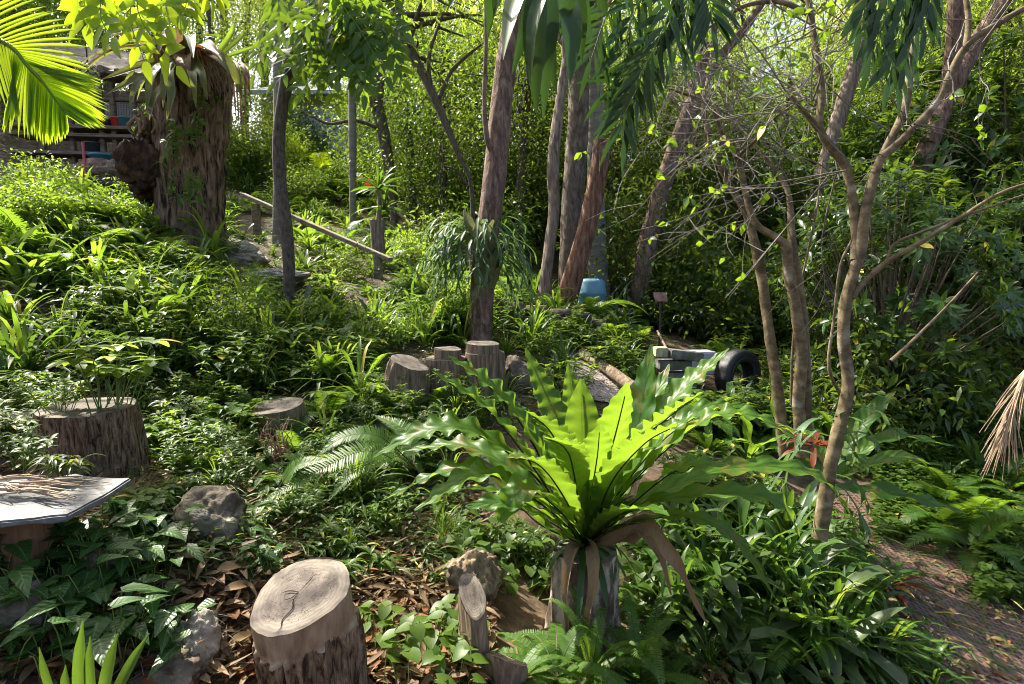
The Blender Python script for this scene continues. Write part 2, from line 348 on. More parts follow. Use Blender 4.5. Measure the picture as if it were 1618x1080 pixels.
YT = (.42, .60, .03)
LM = dict(
 herb=leafmat('leaf_herb', (.036, .078, .010), (.095, .155, .018), (.26, .44, .03), .42, yellow=.02),
 bright=leafmat('leaf_bright', (.055, .135, .016), (.12, .215, .026), (.38, .55, .04), .46, yellow=.05),
 fern=leafmat('leaf_fern', (.035, .095, .014), (.09, .18, .02), (.30, .48, .03), .45, yellow=.02, ycol=(.25, .16, .05)),
 strap=leafmat('leaf_strap', (.026, .066, .012), (.066, .125, .020), (.22, .38, .03), .34, rough=.38, yellow=.04),
 brom=leafmat('leaf_brom', (.034, .058, .022), (.066, .098, .034), (.18, .28, .05), .24, rough=.38, yellow=.02, ycol=(.25, .10, .06)),
 nest=leafmat('leaf_nest', (.026, .085, .012), (.105, .20, .020), (.35, .55, .03), .45, rough=.42, rib=(.018, .022, .008), ribw=.035, vein=.35, vfreq=70, spots=.38, spec=.26),
 palm=leafmat('leaf_palm', (.07, .15, .010), (.12, .21, .014), (.56, .72, .02), .60, rough=.42),
 over=leafmat('leaf_overhang', (.026, .080, .010), (.058, .125, .015), (.34, .52, .02), .46, rough=.4, yellow=.02, rib=(.14, .22, .05), ribw=.06),
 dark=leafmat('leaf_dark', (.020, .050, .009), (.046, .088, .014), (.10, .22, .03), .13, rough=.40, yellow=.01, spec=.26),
 gum=leafmat('leaf_gum', (.050, .098, .018), (.115, .17, .030), (.44, .56, .06), .52, rough=.42, yellow=.05),
 lime=leafmat('leaf_lime', (.065, .135, .020), (.125, .21, .035), (.44, .58, .06), .52, yellow=.06),
 deep=leafmat('leaf_deep', (.028, .062, .011), (.064, .112, .018), (.28, .40, .03), .42, rough=.42, yellow=.02),
 glossy=leafmat('leaf_glossy', (.020, .055, .013), (.055, .115, .020), (.26, .40, .03), .34, rough=.32, yellow=.02, rib=(.08, .14, .04), ribw=.09),
 arrow=leafmat('leaf_arrow', (.026, .072, .016), (.062, .128, .024), (.14, .34, .05), .30, rough=.38, rib=(.13, .20, .07), ribw=.09, vein=.2, vfreq=40),
 stag=leafmat('leaf_staghorn', (.045, .095, .045), (.09, .15, .06), (.22, .36, .08), .32, rough=.5),
 dead=leafmat('leaf_dead', (.09, .052, .024), (.27, .18, .085), (.34, .20, .07), .22, rough=.6, spec=.25, yellow=.2, ycol=(.17, .07, .028)),
 cap=leafmat('leaf_cap', (.060, .085, .026), (.12, .135, .045), (.34, .36, .05), .36, rough=.4, yellow=.06, ycol=(.28, .12, .05)),
 red=leafmat('leaf_red', (.09, .025, .018), (.20, .05, .02), (.40, .09, .02), .3, rough=.35),
 tan=leafmat('leaf_tan', (.17, .105, .055), (.30, .21, .125), (.35, .22, .10), .2, rough=.65, spec=.2, vein=.2),
)
SM = dict(
 stem=plain('stem_green', (.13, .19, .035), .5), twig=surf('twig_bark', [(.08, .06, .045), (.18, .15, .11)], (30, 30, 30), bump=.3, dist=.004),
 frondstem=plain('stem_brown', (.07, .05, .03), .6))
BM = dict(
 red=surf('bark_red', [(.045, .028, .020), (.145, .092, .068), (.27, .195, .155)], (21, 21, 6.5), bump=1.0, dist=.025, distort=.6, noise2=(2.2, (.20, .16, .13), .56)),
 rust=surf('bark_rust', [(.045, .022, .015), (.15, .075, .048), (.27, .155, .11)], (24, 24, 5), bump=.9, dist=.02, noise2=(2.4, (.22, .17, .14), .6)),
 grey=surf('bark_grey', [(.038, .029, .022), (.115, .088, .068), (.20, .165, .135)], (18, 18, 6.5), bump=.9, dist=.02, distort=.5, noise2=(2.5, (.12, .13, .08), .58)),
 stump=surf('bark_stump', [(.020, .012, .008), (.15, .095, .060), (.36, .25, .17)], (17, 17, 3.2), bump=1.0, dist=.04, noise2=(1.6, (.14, .10, .07), .56), distort=.8, stops=[.40, .50, .72]),
 dark=surf('bark_dark', [(.030, .024, .018), (.085, .068, .052), (.13, .11, .09)], (40, 40, 16), bump=.7, dist=.01),
 palm=surf('bark_palm', [(.13, .12, .10), (.25, .235, .20)], (5, 5, 26), bump=.5, dist=.012, noise2=(3, (.12, .14, .09), .55)),
 tan=surf('bark_tan', [(.050, .037, .019), (.125, .094, .050), (.22, .172, .105)], (13, 13, 18), bump=.5, dist=.008, noise2=(7, (.30, .27, .21), .60)),
 pale=surf('bark_pale', [(.07, .052, .040), (.19, .145, .115), (.30, .245, .20)], (30, 30, 5), bump=.8, dist=.015),
 weathered=surf('wood_weathered', [(.05, .036, .024), (.17, .12, .08), (.30, .225, .15)], (40, 40, 3.5), bump=.9, dist=.012, noise2=(3, (.09, .10, .05), .6)),
)
BM['stumpbark'] = surf('bark_foreground_stump', [(.026, .014, .008), (.17, .105, .060), (.36, .26, .175)], (60, 60, 11), bump=1.0, dist=.02, distort=.7, stops=[.38, .50, .70], noise2=(3, (.12, .095, .055), .60))
ROCK = surf('rock', [(.040, .031, .021), (.12, .095, .066), (.23, .19, .14)], (11, 11, 11), detail=9, bump=1.0, dist=.02, noise2=(5, (.10, .12, .06), .60))
ROCKP = surf('rock_pale', [(.09, .075, .055), (.25, .225, .175), (.38, .35, .29)], (14, 14, 14), detail=10, bump=1.0, dist=.02, noise2=(6, (.14, .13, .09), .58))
SOIL = surf('soil', [(.028, .018, .011), (.075, .050, .030), (.16, .11, .065)], (7, 7, 7), detail=12, bump=.8, dist=.03, noise2=(1.3, (.035, .045, .016), .55))
CUT = cutwood('sawn_wood'); CUTG = cutwood('sawn_wood_weathered', (.115, .095, .075), (.16, .135, .105), (.07, .058, .046), 60)

# ================================================================== GROUND
def spaced(*segs): return np.unique(np.concatenate([np.arange(a, b, s) for a, b, s in segs]).round(4))
gx = spaced((-180, -40, 14), (-40, -12, 1.4), (-12, -5, .3), (-5, 5, .06), (5, 12, .3), (12, 40, 1.4), (40, 181, 14))
gy = spaced((-60, -8, 8), (-8, .6, .6), (.6, 9, .06), (9, 16, .3), (16, 48, 1.4), (48, 220, 14))
XX, YY = np.meshgrid(gx, gy); ZZ = np.concatenate([gz(a, b) for a, b in zip(np.array_split(XX.ravel(), 40), np.array_split(YY.ravel(), 40))])
V = np.stack([XX.ravel(), YY.ravel(), ZZ], 1); nx_, ny_ = len(gx), len(gy)
i = (np.arange(ny_ - 1) * nx_)[:, None]; j = np.arange(nx_ - 1)[None]; q = i + j
mb = MB(); mb.add(V, np.stack([q, q + 1, q + nx_ + 1, q + nx_], -1))
tag(mb.build('ground', SOIL), kind='structure')

# path of brown perforated matting on the right, laid on the soil
def matmat():
    m, t, N, Lk = newmat('path_matting')
    at = N('ShaderNodeAttribute'); at.attribute_name = 'lf'
    mp = N('ShaderNodeMapping'); mp.inputs['Scale'].default_value = (26, 26, 26); Lk(at.outputs['Vector'], mp.inputs[0])
    vo = N('ShaderNodeTexVoronoi'); vo.inputs['Scale'].default_value = 1; vo.inputs['Randomness'].default_value = 0.12; vo.voronoi_dimensions = '2D'; Lk(mp.outputs[0], vo.inputs[0])
    rp = N('ShaderNodeValToRGB'); e = rp.color_ramp.elements; e[0].position = .30; e[0].color = (.022, .013, .009, 1); e[1].position = .38; e[1].color = (.125, .066, .043, 1); Lk(vo.outputs['Distance'], rp.inputs[0])
    tc = N('ShaderNodeTexCoord'); nz = N('ShaderNodeTexNoise'); nz.inputs['Scale'].default_value = 5; nz.inputs['Detail'].default_value = 8; Lk(tc.outputs['Object'], nz.inputs[0])
    r2 = N('ShaderNodeValToRGB'); r2.color_ramp.elements[0].position = .54; r2.color_ramp.elements[1].position = .70; Lk(nz.outputs[0], r2.inputs[0])
    x = N('ShaderNodeMix'); x.data_type = 'RGBA'; Lk(r2.outputs[0], x.inputs[0]); Lk(rp.outputs[0], x.inputs[6]); x.inputs[7].default_value = (.085, .055, .035, 1)
    pb = N('ShaderNodeBsdfPrincipled'); Lk(x.outputs[2], pb.inputs['Base Color']); pb.inputs['Roughness'].default_value = .75
    bp = N('ShaderNodeBump'); bp.inputs['Strength'].default_value = .7; bp.inputs['Distance'].default_value = .008; Lk(rp.outputs[0], bp.inputs['Height']); Lk(bp.outputs[0], pb.inputs['Normal'])
    o = N('ShaderNodeOutputMaterial'); Lk(pb.outputs[0], o.inputs[0]); return m
pc = cr([G(1330, 770), G(1385, 830), G(1450, 900), G(1520, 975), G(1600, 1070), gp(2.15, 1.75), gp(2.2, .9)], 70)
T = nrm(np.gradient(pc[:, :2], axis=0)); S = np.stack([T[:, 1], -T[:, 0]], 1)
wd = np.interp(np.linspace(0, 1, 70), [0, .3, 1], [.22, .36, .48]); rows = []; at = []
Ls = np.concatenate([[0], np.cumsum(np.linalg.norm(np.diff(pc, axis=0), axis=1))])
for k, s in enumerate(np.linspace(-1, 1, 13)):
    q = pc[:, :2] + S * (s * wd)[:, None]; rows.append(np.column_stack([q, gz(q[:, 0], q[:, 1]) + .016 + .006 * np.sin(Ls * 9 + s * 3)])); at.append(np.column_stack([s * wd, Ls, 0 * Ls]))
V = np.stack(rows, 1); A = np.stack(at, 1); i = (np.arange(69) * 13)[:, None]; j = np.arange(12)[None]; q = i + j
mb = MB(); mb.add(V, np.stack([q, q + 1, q + 14, q + 13], -1), A); tag(mb.build('path', matmat()), kind='structure')
# upper gravel path beyond the fern
pc = cr([G(960, 640), G(940, 600), G(905, 560), P(880, 520, 7.4)], 24); pc[:, 2] = gz(pc[:, 0], pc[:, 1])
mb = MB(); rows = []
for s in np.linspace(-1, 1, 7):
    q = pc[:, :2] + np.array([.30, .12]) * s; rows.append(np.column_stack([q, gz(q[:, 0], q[:, 1]) + .02]))
V = np.stack(rows, 1); i = (np.arange(23) * 7)[:, None]; j = np.arange(6)[None]; q = i + j
mb.add(V, np.stack([q, q + 1, q + 8, q + 7], -1))
tag(mb.build('upper_path', surf('path_gravel', [(.13, .10, .09), (.27, .22, .2), (.42, .36, .34)], (40, 40, 40), bump=.8, dist=.02)), kind='structure')
def timber(name, label, a, b, h=.10, wdt=.06, m='weathered'):
    mb = MB(); a, b = np.array(a), np.array(b); tube(mb, [a, (a + b) / 2 + [0, 0, .01], b], [wdt, wdt * .95, wdt], 8, 12, rough=.25, freq=4)
    return tag(mb.build(name, BM[m], origin=a), label, 'timber edging')
timber('edging_log', 'long dark timber edging the upper gravel path on its right side', G(905, 565) + [.1, 0, .05], G(975, 640) + [.32, 0, .04])
timber('edging_log', 'short mossy timber edging the upper gravel path on the side of the sawn stumps', G(880, 600) + [-.05, 0, .04], G(915, 650) + [0, 0, .03])

# ================================================================== ROCKS, STUMPS
def rock(name, label, c, size, m=None, seed=0, group=None, cat='rock', amp=.35):
    import bmesh
    c = np.array(c, float) - [0, 0, .22 * size[2]]
    bm = bmesh.new(); bmesh.ops.create_icosphere(bm, subdivisions=5, radius=1)
    for v in bm.verts:
        p = v.co.normalized(); q = 1 + amp * (mnoise.noise(p * 1.1 + Vector((seed * 7.3, 0, 0))) + .5 * abs(mnoise.noise(p * 2.7 + Vector((0, seed * 3.1, 0)))) + .30 * mnoise.noise(p * 5.5 + Vector((seed, 0, 0))) + .22 * abs(mnoise.noise(p * 12)) + .10 * mnoise.noise(p * 26))
        cell = mnoise.cell(p * 1.7 + Vector((seed, seed, 0))) * .12
        v.co = Vector((p.x * size[0], p.y * size[1], p.z * size[2])) * (q + cell * .6)
    vs = np.array([v.co[:] for v in bm.verts]) + np.array(c); fs = np.array([[v.index for v in f.verts] + [f.verts[2].index] for f in bm.faces]); bm.free()
    mb = MB(); mb.add(vs, fs); return tag(mb.build(name, m or ROCK, origin=c), label, cat, group)
def on(px, py, dz=0.0): 
    g = G(px, py); g[2] += dz; return g
rock('rock', 'pale sunlit jagged rock low in front of the dead leaves, left of the foreground stump', on(308, 1040, .05), (.085, .08, .11), ROCKP, 3)
rock('rock', 'grey brown boulder half hidden under the pale rock by the foreground stump', on(255, 1068, .0), (.11, .09, .08), ROCK, 5)
rock('rock', 'broad cracked brown rock under leaf litter between slab bench and fern fronds', on(330, 835, .05), (.16, .13, .13), ROCK, 8)
rock('rock', 'flat grey rock showing through arrowhead vines below the slab bench', on(120, 885, .02), (.20, .11, .07), ROCK, 11)
rock('rock', 'rounded rock at the lower left picture corner beneath vines', on(30, 975, .02), (.12, .10, .09), ROCK, 13)
rock('rock', 'small white stone set in the litter below the cracked brown rock', on(318, 850, .10), (.05, .03, .03), ROCKP, 14)
rock('rock', 'dark rock standing right of the two slice topped stumps', on(820, 612, .10), (.15, .14, .20), ROCK, 17)
rock('rock', 'knobbly small grey stone below the dark rock beside the stumps', on(800, 640, .03), (.11, .09, .08), ROCK, 18)
rock('rock', 'low sunlit rock among litter under the broken pale stump', on(625, 720, .03), (.20, .13, .08), ROCK, 19)
rock('rock', 'rock wedged in the bank left of the fern frond and litter', on(520, 745, .03), (.18, .12, .10), ROCK, 21)
rock('rock', 'mossy brown rock bulging under the big fern on its left side', on(745, 935, .08), (.13, .12, .15), BM['weathered'], 23)
rock('rock', 'rounded stone at the foot of the ivy clad big stump beside the handrail', on(372, 408, .05), (.35, .25, .18), ROCKP, 25)
rock('rock', 'flat stone step beside the handrail post', on(430, 440, .03), (.40, .25, .10), ROCKP, 27)

def stump(name, label, base, top_c, r, nrm_top=(0, 0, 1), bark=None, top=None, flare=1.15, sides=56, ridge=.06, rough=.06, group=None, band=0.0, rings=26, cat='stump', sq=1.0, seed=1.0):
    """a sawn stump: bark body, optional stripped band under the cut, sawn face"""
    base = np.array(base, float); tc = np.array(top_c, float); nt_ = nrm(np.array(nrm_top, float))
    th = thing(name, label, cat, base, group)
    ax = nrm(np.cross(nt_, [0, 1, 0])); ay = np.cross(nt_, ax); A = np.linspace(0, 2 * math.pi, sides, endpoint=False)
    lobes = np.array([1 + .07 * mnoise.noise((math.cos(a) * 1.3 + seed, math.sin(a) * 1.3, seed)) + .03 * mnoise.noise((math.cos(a) * 4 + seed, math.sin(a) * 4, 0)) for a in A])
    topring = tc + (ax * np.cos(A)[:, None] + ay * np.sin(A)[:, None] * sq) * (r * lobes)[:, None]
    L = np.linalg.norm(tc - base); rows = []
    for k, t in enumerate(np.linspace(0, 1, rings)):
        s = (1 - t); c = (tc - base) * t
        fl = 1 + (flare - 1) * s ** 1.6
        z0 = base[2] - .12
        ring = topring - tc; flat = ring.copy(); flat[:, 2] *= 1 - s
        pos = base + c + flat * fl; pos[:, 2] -= .12 * s
        inb = band > 0 and (t > 1 - band)
        for jj in range(sides):
            cx, sx_ = math.cos(A[jj]), math.sin(A[jj]); q = 0
            if not inb: q = ridge * (abs(mnoise.noise((cx * 5 + seed, sx_ * 5, t * L * 2.2))) * 2.2 - .4 + .7 * mnoise.noise((cx * 13 + seed, sx_ * 13, t * L * 5))) * min(1, (1 - t) * 12 + .12)
            q += rough * mnoise.noise((cx * 1.4 + seed, sx_ * 1.4, t * L * 3 + 5)) * (1 - t) + (.035 if (band > 0 and not inb) else 0)
            pos[jj, :2] = pos[jj, :2] + (pos[jj, :2] - (base + c)[:2]) * q
        rows.append(pos)
    V = np.stack(rows); i = (np.arange(rings - 1) * sides)[:, None]; j = np.arange(sides)[None]; j2 = (j + 1) % sides
    F = np.stack([i + j, i + j2, i + sides + j2, i + sides + j], -1)
    mb = MB()
    kb = int((rings - 1) * (1 - band)) if band else rings - 1
    jag = np.array([mnoise.noise((math.cos(a) * 2.2 + seed, math.sin(a) * 2.2, 1.0)) * 4 + mnoise.noise((math.cos(a) * 9 + seed, math.sin(a) * 9, 4.0)) * 2.2 for a in A]).round().astype(int) if band else np.zeros(sides, int)
    isb = (np.arange(rings - 1)[:, None] < np.clip(kb + jag, 0, rings - 1)[None, :]) if band else np.ones((rings - 1, sides), bool)
    mb.add(V, F[isb]); mb.build('bark', bark or BM['stump'], th)
    if band:
        m2 = MB(); m2.add(V, F[~isb]); m2.build('stripped_band', surf(name + '_sapwood', [(.13, .075, .042), (.25, .165, .098), (.35, .26, .17)], (18, 18, 5), bump=.4, dist=.006), th)
    m3 = MB(); nr = 14; vs = []; at = []
    for k in range(nr + 1):
        s = k / nr; ring = tc + (V[-1] - tc) * s
        ring = ring + nt_ * (.004 * np.sin(A * 3 + seed) * s + (.0 if s < 1 else -.004) + .002)[:, None]
        vs.append(ring); at.append(np.stack([np.cos(A) * s + seed, np.sin(A) * s, np.full(sides, s)], 1))
    i = (np.arange(nr) * sides)[:, None]
    m3.add(np.stack(vs), np.stack([i + j, i + j2, i + sides + j2, i + sides + j], -1), np.stack(at)); m3.build('sawn_face', top or CUT, th)
    return th
def cut_crack(th, tc, nt_, r, pts, wdt=.006):
    nt_ = nrm(np.array(nt_, float)); ax = nrm(np.cross(nt_, [0, 1, 0])); ay = np.cross(nt_, ax); mb = MB()
    for line in pts:
        p = np.array([tc + (ax * x + ay * y) * r + nt_ * .0075 for x, y in line]); ribbon(mb, p, wdt, nt_, n=len(line) * 5, across=2, prof='lance', fold=0, rnd=.5)
    mb.build('drying_crack', plain('crack_shadow_wood', (.02, .014, .01), .95, .05), th)
# foreground sawn stump
D = 1.8; tc = P(474, 937, D); nt_ = np.array([-.20, -.30, .93]); b_ = gp(tc[0] + .02, tc[1] + .10)
st = stump('tree_stump', 'sawn tree stump in the foreground with pale ringed top and long drying crack', b_, tc, .168, nt_, BM['stumpbark'], CUT, 1.05, 110, .11, .10, band=.20, rings=70, sq=.93, seed=4.2)
cut_crack(st, tc, nt_, .168, [[(0, 0), (.06, .2), (.02, .4), (.14, .62), (.12, .8), (.2, .99)], [(0, 0), (.25, -.08), (.4, -.05)], [(0,0),(.12,.12),(.3,.14)], [(0, 0), (-.15, -.25), (-.2, -.4)]], .0045)
# left stump with plants on it
tc = P(138, 642, 2.95); b_ = gp(tc[0], tc[1] + .05)
stump('tree_stump', 'wide rough barked stump topped with light green seedlings, behind the slab bench', b_, tc, .215, (.02, -.06, 1), BM['stumpbark'], CUTG, 1.10, 120, .10, .06, rings=80, seed=9.1)
tc = P(436, 640, 3.9); b_ = gp(tc[0] + .02, tc[1] + .1)
stump('tree_stump', 'short greyish sawn stump on the bank above the dry brown weed', b_, tc, .18, (-.08, -.12, 1), BM['weathered'], CUTG, 1.15, 48, .03, .06, seed=2.7)
tc = P(648, 572, 4.5); b_ = gp(tc[0] - .1, tc[1])
stump('tree_stump', 'broken leaning stump with tan sloping cut face, left of the slice topped stumps', b_, tc, .16, (.34, -.20, .9), BM['weathered'], CUTG, 1.5, 48, .14, .25, seed=6.4, sq=.8)
for k, (px, py, d, r, rs, lb) in enumerate([(704, 565, 4.7, .17, .115, 'stump carrying a small round wood slice, second of the row beside the fern'),
                                          (765, 556, 4.75, .165, .135, 'straight sawn stump carrying a thick round wood slice, just below the staghorn trunk')]):
    tc = P(px, py, d); b_ = gp(tc[0], tc[1] + .03)
    stump('tree_stump', lb, b_, tc, r, (.0, -.02, 1), BM['weathered'], CUTG, 1.12, 48, .05, .08, seed=3.3 + k)
    sc_ = tc + [-.01 if k else .02, -.02, .004]
    stump('wood_slice', 'round dark wood slice lying on the ' + ('straight sawn stump' if k else 'second stump of the row'), sc_, sc_ + [0, 0, .075], rs, (.04, -.05, 1), BM['weathered'], CUTG, 1.0, 40, .02, .02, rings=8, cat='wood slice', seed=7.7 + k)
tc = P(1448, 636, 6.0); stump('tree_stump', 'small pale stump at the edge of the dark shrubs on the right', gp(tc[0], tc[1]), tc, .10, (.1, -.2, 1), BM['pale'], CUTG, 1.1, 40, .05, .1, seed=8.8)
tc = P(30, 572, 3.9); stump('tree_stump', 'grey weathered log end standing at the left picture edge above the wide stump', gp(tc[0], tc[1] + .05), tc, .17, (.1, -.1, 1), BM['weathered'], CUTG, 1.1, 48, .05, .1, seed=5.5)
tc = P(20, 660, 3.1); stump('tree_stump', 'low dark log end left of the wide rough barked stump', gp(tc[0], tc[1] + .05), tc, .16, (0, -.1, 1), BM['stump'], CUTG, 1.1, 48, .05, .1, seed=1.5)
tc = P(590, 680, 4.0); stump('tree_stump', 'dark low sawn log end under herbs left of the broken leaning stump', gp(tc[0], tc[1] + .05), tc + [0, 0, .02], .13, (0, -.3, 1), BM['weathered'], CUTG, 1.1, 40, .05, .1, seed=1.9)
# leaning slab of wood and the log below it, right of the foreground stump
tc = P(746, 940, 2.0); stump('log_piece', 'short upright log piece with pale sloping cut, between foreground stump and fern', gp(tc[0], tc[1] + .08), tc, .05, (-.45, -.62, .62), BM['weathered'], CUTG, 1.5, 40, .10, .25, cat='log', seed=3.9, sq=1.9)
tc = P(800, 1040, 1.95); stump('log_piece', 'low mossy log under the sword fern at the bottom edge', gp(tc[0], tc[1] + .06), tc, .08, (.3, .5, .9), BM['weathered'], BM['weathered'], 1.2, 40, .10, .2, cat='log', seed=4.9)

# ================================================================== SLATE BENCH
zb = .845
def at_z(px, py, z):
    r = ray(px, py); return CAM + r * ((z - CAM[2]) / r[2])
pl = [at_z(-120, 826, zb), at_z(0, 824, zb), at_z(107, 812, zb), at_z(165, 782, zb), at_z(207, 755, zb), at_z(120, 750, zb), at_z(0, 757, zb), at_z(-140, 760, zb)]
bt = thing('stone_bench', 'grey slate slab bench on a wooden stump leg at the left edge', 'bench', gp(-1.8, 1.95))
import bmesh
def prism(poly, h, m, name, parent, bevel=.006, seed=1, wob=.012):
    bm = bmesh.new(); vs = [bm.verts.new(p) for p in poly]; f = bm.faces.new(vs); f.normal_update()
    if f.normal.z < 0: bmesh.ops.reverse_faces(bm, faces=[f])
    r = bmesh.ops.extrude_face_region(bm, geom=[f]); 
    for v in [g for g in r['geom'] if isinstance(g, bmesh.types.BMVert)]: v.co.z -= h
    bmesh.ops.recalc_face_normals(bm, faces=bm.faces)
    if bevel: bmesh.ops.bevel(bm, geom=list(bm.edges), offset=bevel, segments=2, affect='EDGES')
    bmesh.ops.triangulate(bm, faces=[f for f in bm.faces if len(f.verts) > 4])
    bmesh.ops.subdivide_edges(bm, edges=[e for e in bm.edges if e.calc_length() > .06], cuts=3, use_grid_fill=True)
    for v in bm.verts: v.co += Vector(v.normal) * wob * mnoise.noise(v.co * 14 + Vector((seed, 0, 0)))
    bmesh.ops.triangulate(bm, faces=bm.faces[:]); bm.verts.index_update()
    V = np.array([v.co[:] for v in bm.verts]); F = np.array([[v.index for v in f.verts] + [f.verts[2].index] for f in bm.faces]); bm.free()
    mb = MB(); mb.add(V, F); return mb.build(name, m, parent, smooth=False)
SLATE = surf('slate', [(.06, .06, .061), (.115, .115, .116), (.18, .18, .178)], (18, 18, 18), detail=9, bump=.5, dist=.006, rough=.55, noise2=(4, (.07, .075, .065), .58))
prism(pl, .024, SLATE, 'slab', bt)
mb = MB(); c = at_z(-22, 832, zb - .04); c[2] = zb - .04; c[1] += .16; g = gp(c[0], c[1])
tube(mb, [g - [0, 0, .1], g * .5 + c * .5, c], [.085, .08, .08], 28, 20, rough=.05, ridge=.05); mb.build('stump_leg', surf('leg_wood', [(.05, .025, .013), (.13, .07, .037), (.2, .115, .065)], (22, 22, 4), bump=.7), bt)
# cut stalks heaped on the slab
mb = MB()
for k in range(22):
    a = at_z(U(-60, 60), U(770, 790), zb) + [0, 0, U(.005, .05)]; b = a + [U(.12, .42), U(-.10, .08), U(-.01, .02)]; b[2] = max(b[2], zb + .004); b[0] = min(b[0], -1.5)
    tube(mb, [a, (a + b) / 2 + [0, 0, U(0, .03)], b], [U(.003, .006), .002], 5, 6)
tag(mb.build('dry_stalks', plain('dry_stalk', (.36, .25, .16), .7)), 'heap of cut brown stalks lying on the slate bench', 'dry stalks')

# ================================================================== BLOCK PILE, TYRE, SIGN, BARREL, WALL
CONC = surf('concrete_dark', [(.05, .05, .045), (.12, .12, .105), (.2, .2, .175)], (16, 16, 16), bump=.5, dist=.008, noise2=(4, (.06, .08, .04), .55))
def block(name, label, c, s, rz=0, m=None, cat='concrete block', group=None, tilt=0, bev=.008):
    bm = bmesh.new(); bmesh.ops.create_cube(bm, size=1)
    bmesh.ops.scale(bm, vec=s, verts=bm.verts); bmesh.ops.bevel(bm, geom=list(bm.edges), offset=bev, segments=2, affect='EDGES')
    bmesh.ops.subdivide_edges(bm, edges=[e for e in bm.edges if e.calc_length() > .05], cuts=2, use_grid_fill=True)
    for v in bm.verts: v.co += Vector(v.normal) * .003 * mnoise.noise(v.co * 16 + Vector(c))
    from mathutils import Matrix
    bmesh.ops.transform(bm, matrix=Matrix.Rotation(rz, 4, 'Z') @ Matrix.Rotation(tilt, 4, 'Y'), verts=bm.verts)
    bmesh.ops.triangulate(bm, faces=bm.faces[:]); bm.verts.index_update()
    V = np.array([v.co[:] for v in bm.verts]) + np.array(c); F = np.array([[v.index for v in f.verts] + [f.verts[2].index] for f in bm.faces]); bm.free()
    mb = MB(); mb.add(V, F); return tag(mb.build(name, m or CONC, origin=np.array(c) - [0, 0, s[2] / 2], smooth=False), label, cat, group)
g = P(1075, 606, 6.0); gzz = float(gz(g[0], g[1])[0])
b1 = P(1070, 598, 6.0); block('concrete_block', 'dark concrete block at the bottom of the small pile', (b1[0] + .01, 6.05, b1[2] - .02), (.38, .18, .17), .12)
b2 = P(1066, 577, 6.0); block('concrete_block', 'short dark concrete block in the middle of the small pile', (b2[0], 6.05, b2[2] + .005), (.34, .18, .10), .05, bev=.006)
b3 = P(1082, 563, 5.95); block('concrete_slab', 'mossy concrete cap slab tilted on top of the block pile', (b3[0], 5.99, b3[2] + .012), (.36, .20, .095), .16, tilt=.13)
b4 = P(1052, 556, 5.95); block('concrete_block', 'small block with yellowed ends beside the tilted cap slab', (b4[0] - .045, 5.99, b4[2]), (.13, .16, .10), .0, surf('block_yellow', [(.18, .17, .10), (.4, .38, .24), (.16, .15, .12)], (22, 6, 6), bump=.4))
b5 = P(1092, 574, 6.3); block('white_box', 'plain pale grey box behind the block pile', (b5[0] + .08, 6.40, b5[2] + .0), (.40, .26, .26), .08, plain('pale_paint', (.36, .35, .40), .6), cat='box', bev=.012)
# tyre standing in the shrubs
tc = P(1166, 592, 6.3); a = np.linspace(0, 2 * math.pi, 56, endpoint=False)
th = thing('tyre', 'black rubber tyre standing upright among plants right of the block pile', 'tyre', (tc[0], tc[1], tc[2] - .29))
RUB = surf('rubber', [(.008, .008, .009), (.02, .02, .022)], (20, 20, 20), rough=.55, bump=.2, spec=.45)
prof = [(.155, -.07), (.17, -.088), (.23, -.095), (.275, -.085), (.29, -.055), (.292, 0), (.29, .055), (.275, .085), (.23, .095), (.17, .088), (.155, .07), (.19, .05), (.25, .04), (.25, -.04), (.19, -.05)]
rz = R(28); ca, sa = math.cos(rz), math.sin(rz)
def lathe(prof, closed=True, grooves=0):
    V = np.array([[(r_ - (.010 if grooves and abs(y_) < .06 and r_ > .28 and (kk // 2) % 2 else 0)) * math.cos(x) for r_, y_ in prof] for kk, x in enumerate(a)])
    Z = np.array([[r_ * math.sin(x) for r_, y_ in prof] for x in a]); Y = np.array([[y_ for r_, y_ in prof] for x in a])
    W = np.stack([V * ca - Y * sa, V * sa + Y * ca, Z], -1) + tc; n = len(prof); i = np.arange(len(a))[:, None]; j = np.arange(n)[None]; i2 = (i + 1) % len(a); j2 = (j + 1) % n
    return W, np.stack([i * n + j, i * n + j2, i2 * n + j2, i2 * n + j], -1)
mb = MB(); mb.add(*lathe(prof, grooves=1)); mb.build('tread', RUB, th)
mb = MB()
for yy in (-.094, .094):
    p = np.array([[.20 * math.cos(x) * ca - yy * sa, .20 * math.cos(x) * sa + yy * ca, .20 * math.sin(x)] for x in np.linspace(0, 6.2832, 60)]) + tc; tube(mb, p, .008, 6, smooth=False)
mb.build('sidewall_bead', RUB, th)
# sign on a post
sg = P(1043, 468, 7.3); gs = gp(sg[0], sg[1]); th = thing('garden_sign', 'small plain reddish brown plaque on a thin dark post beyond the big fern', 'sign', gs)
RUST = surf('rust', [(.10, .05, .04), (.22, .12, .10), (.30, .19, .16)], (9, 9, 9), bump=.2, rough=.6)
pl_ = [sg + [-.083, .03, .055], sg + [.083, .03, .05], sg + [.09, -.03, -.055], sg + [-.07, -.03, -.05]]
prism([Vector(p) for p in pl_], .014, RUST, 'plaque', th, bevel=.002, wob=.001)
mb = MB(); tube(mb, [gs - [0, 0, .1], gs * .5 + sg * .5 + [.01, 0, 0], sg - [0, 0, .03]], [.016, .016, .016], 8, 8); mb.build('post', plain('post_dark', (.05, .035, .03), .6), th)
mb = MB(); a_ = P(1039, 523, 7.1); b_ = P(1056, 556, 5.95) ; tube(mb, [a_, b_], [.014, .014], 8, 4); tag(mb.build('garden_stake', BM['weathered'], origin=b_), 'thin leaning brown stake between the sign post and block pile', 'stake')
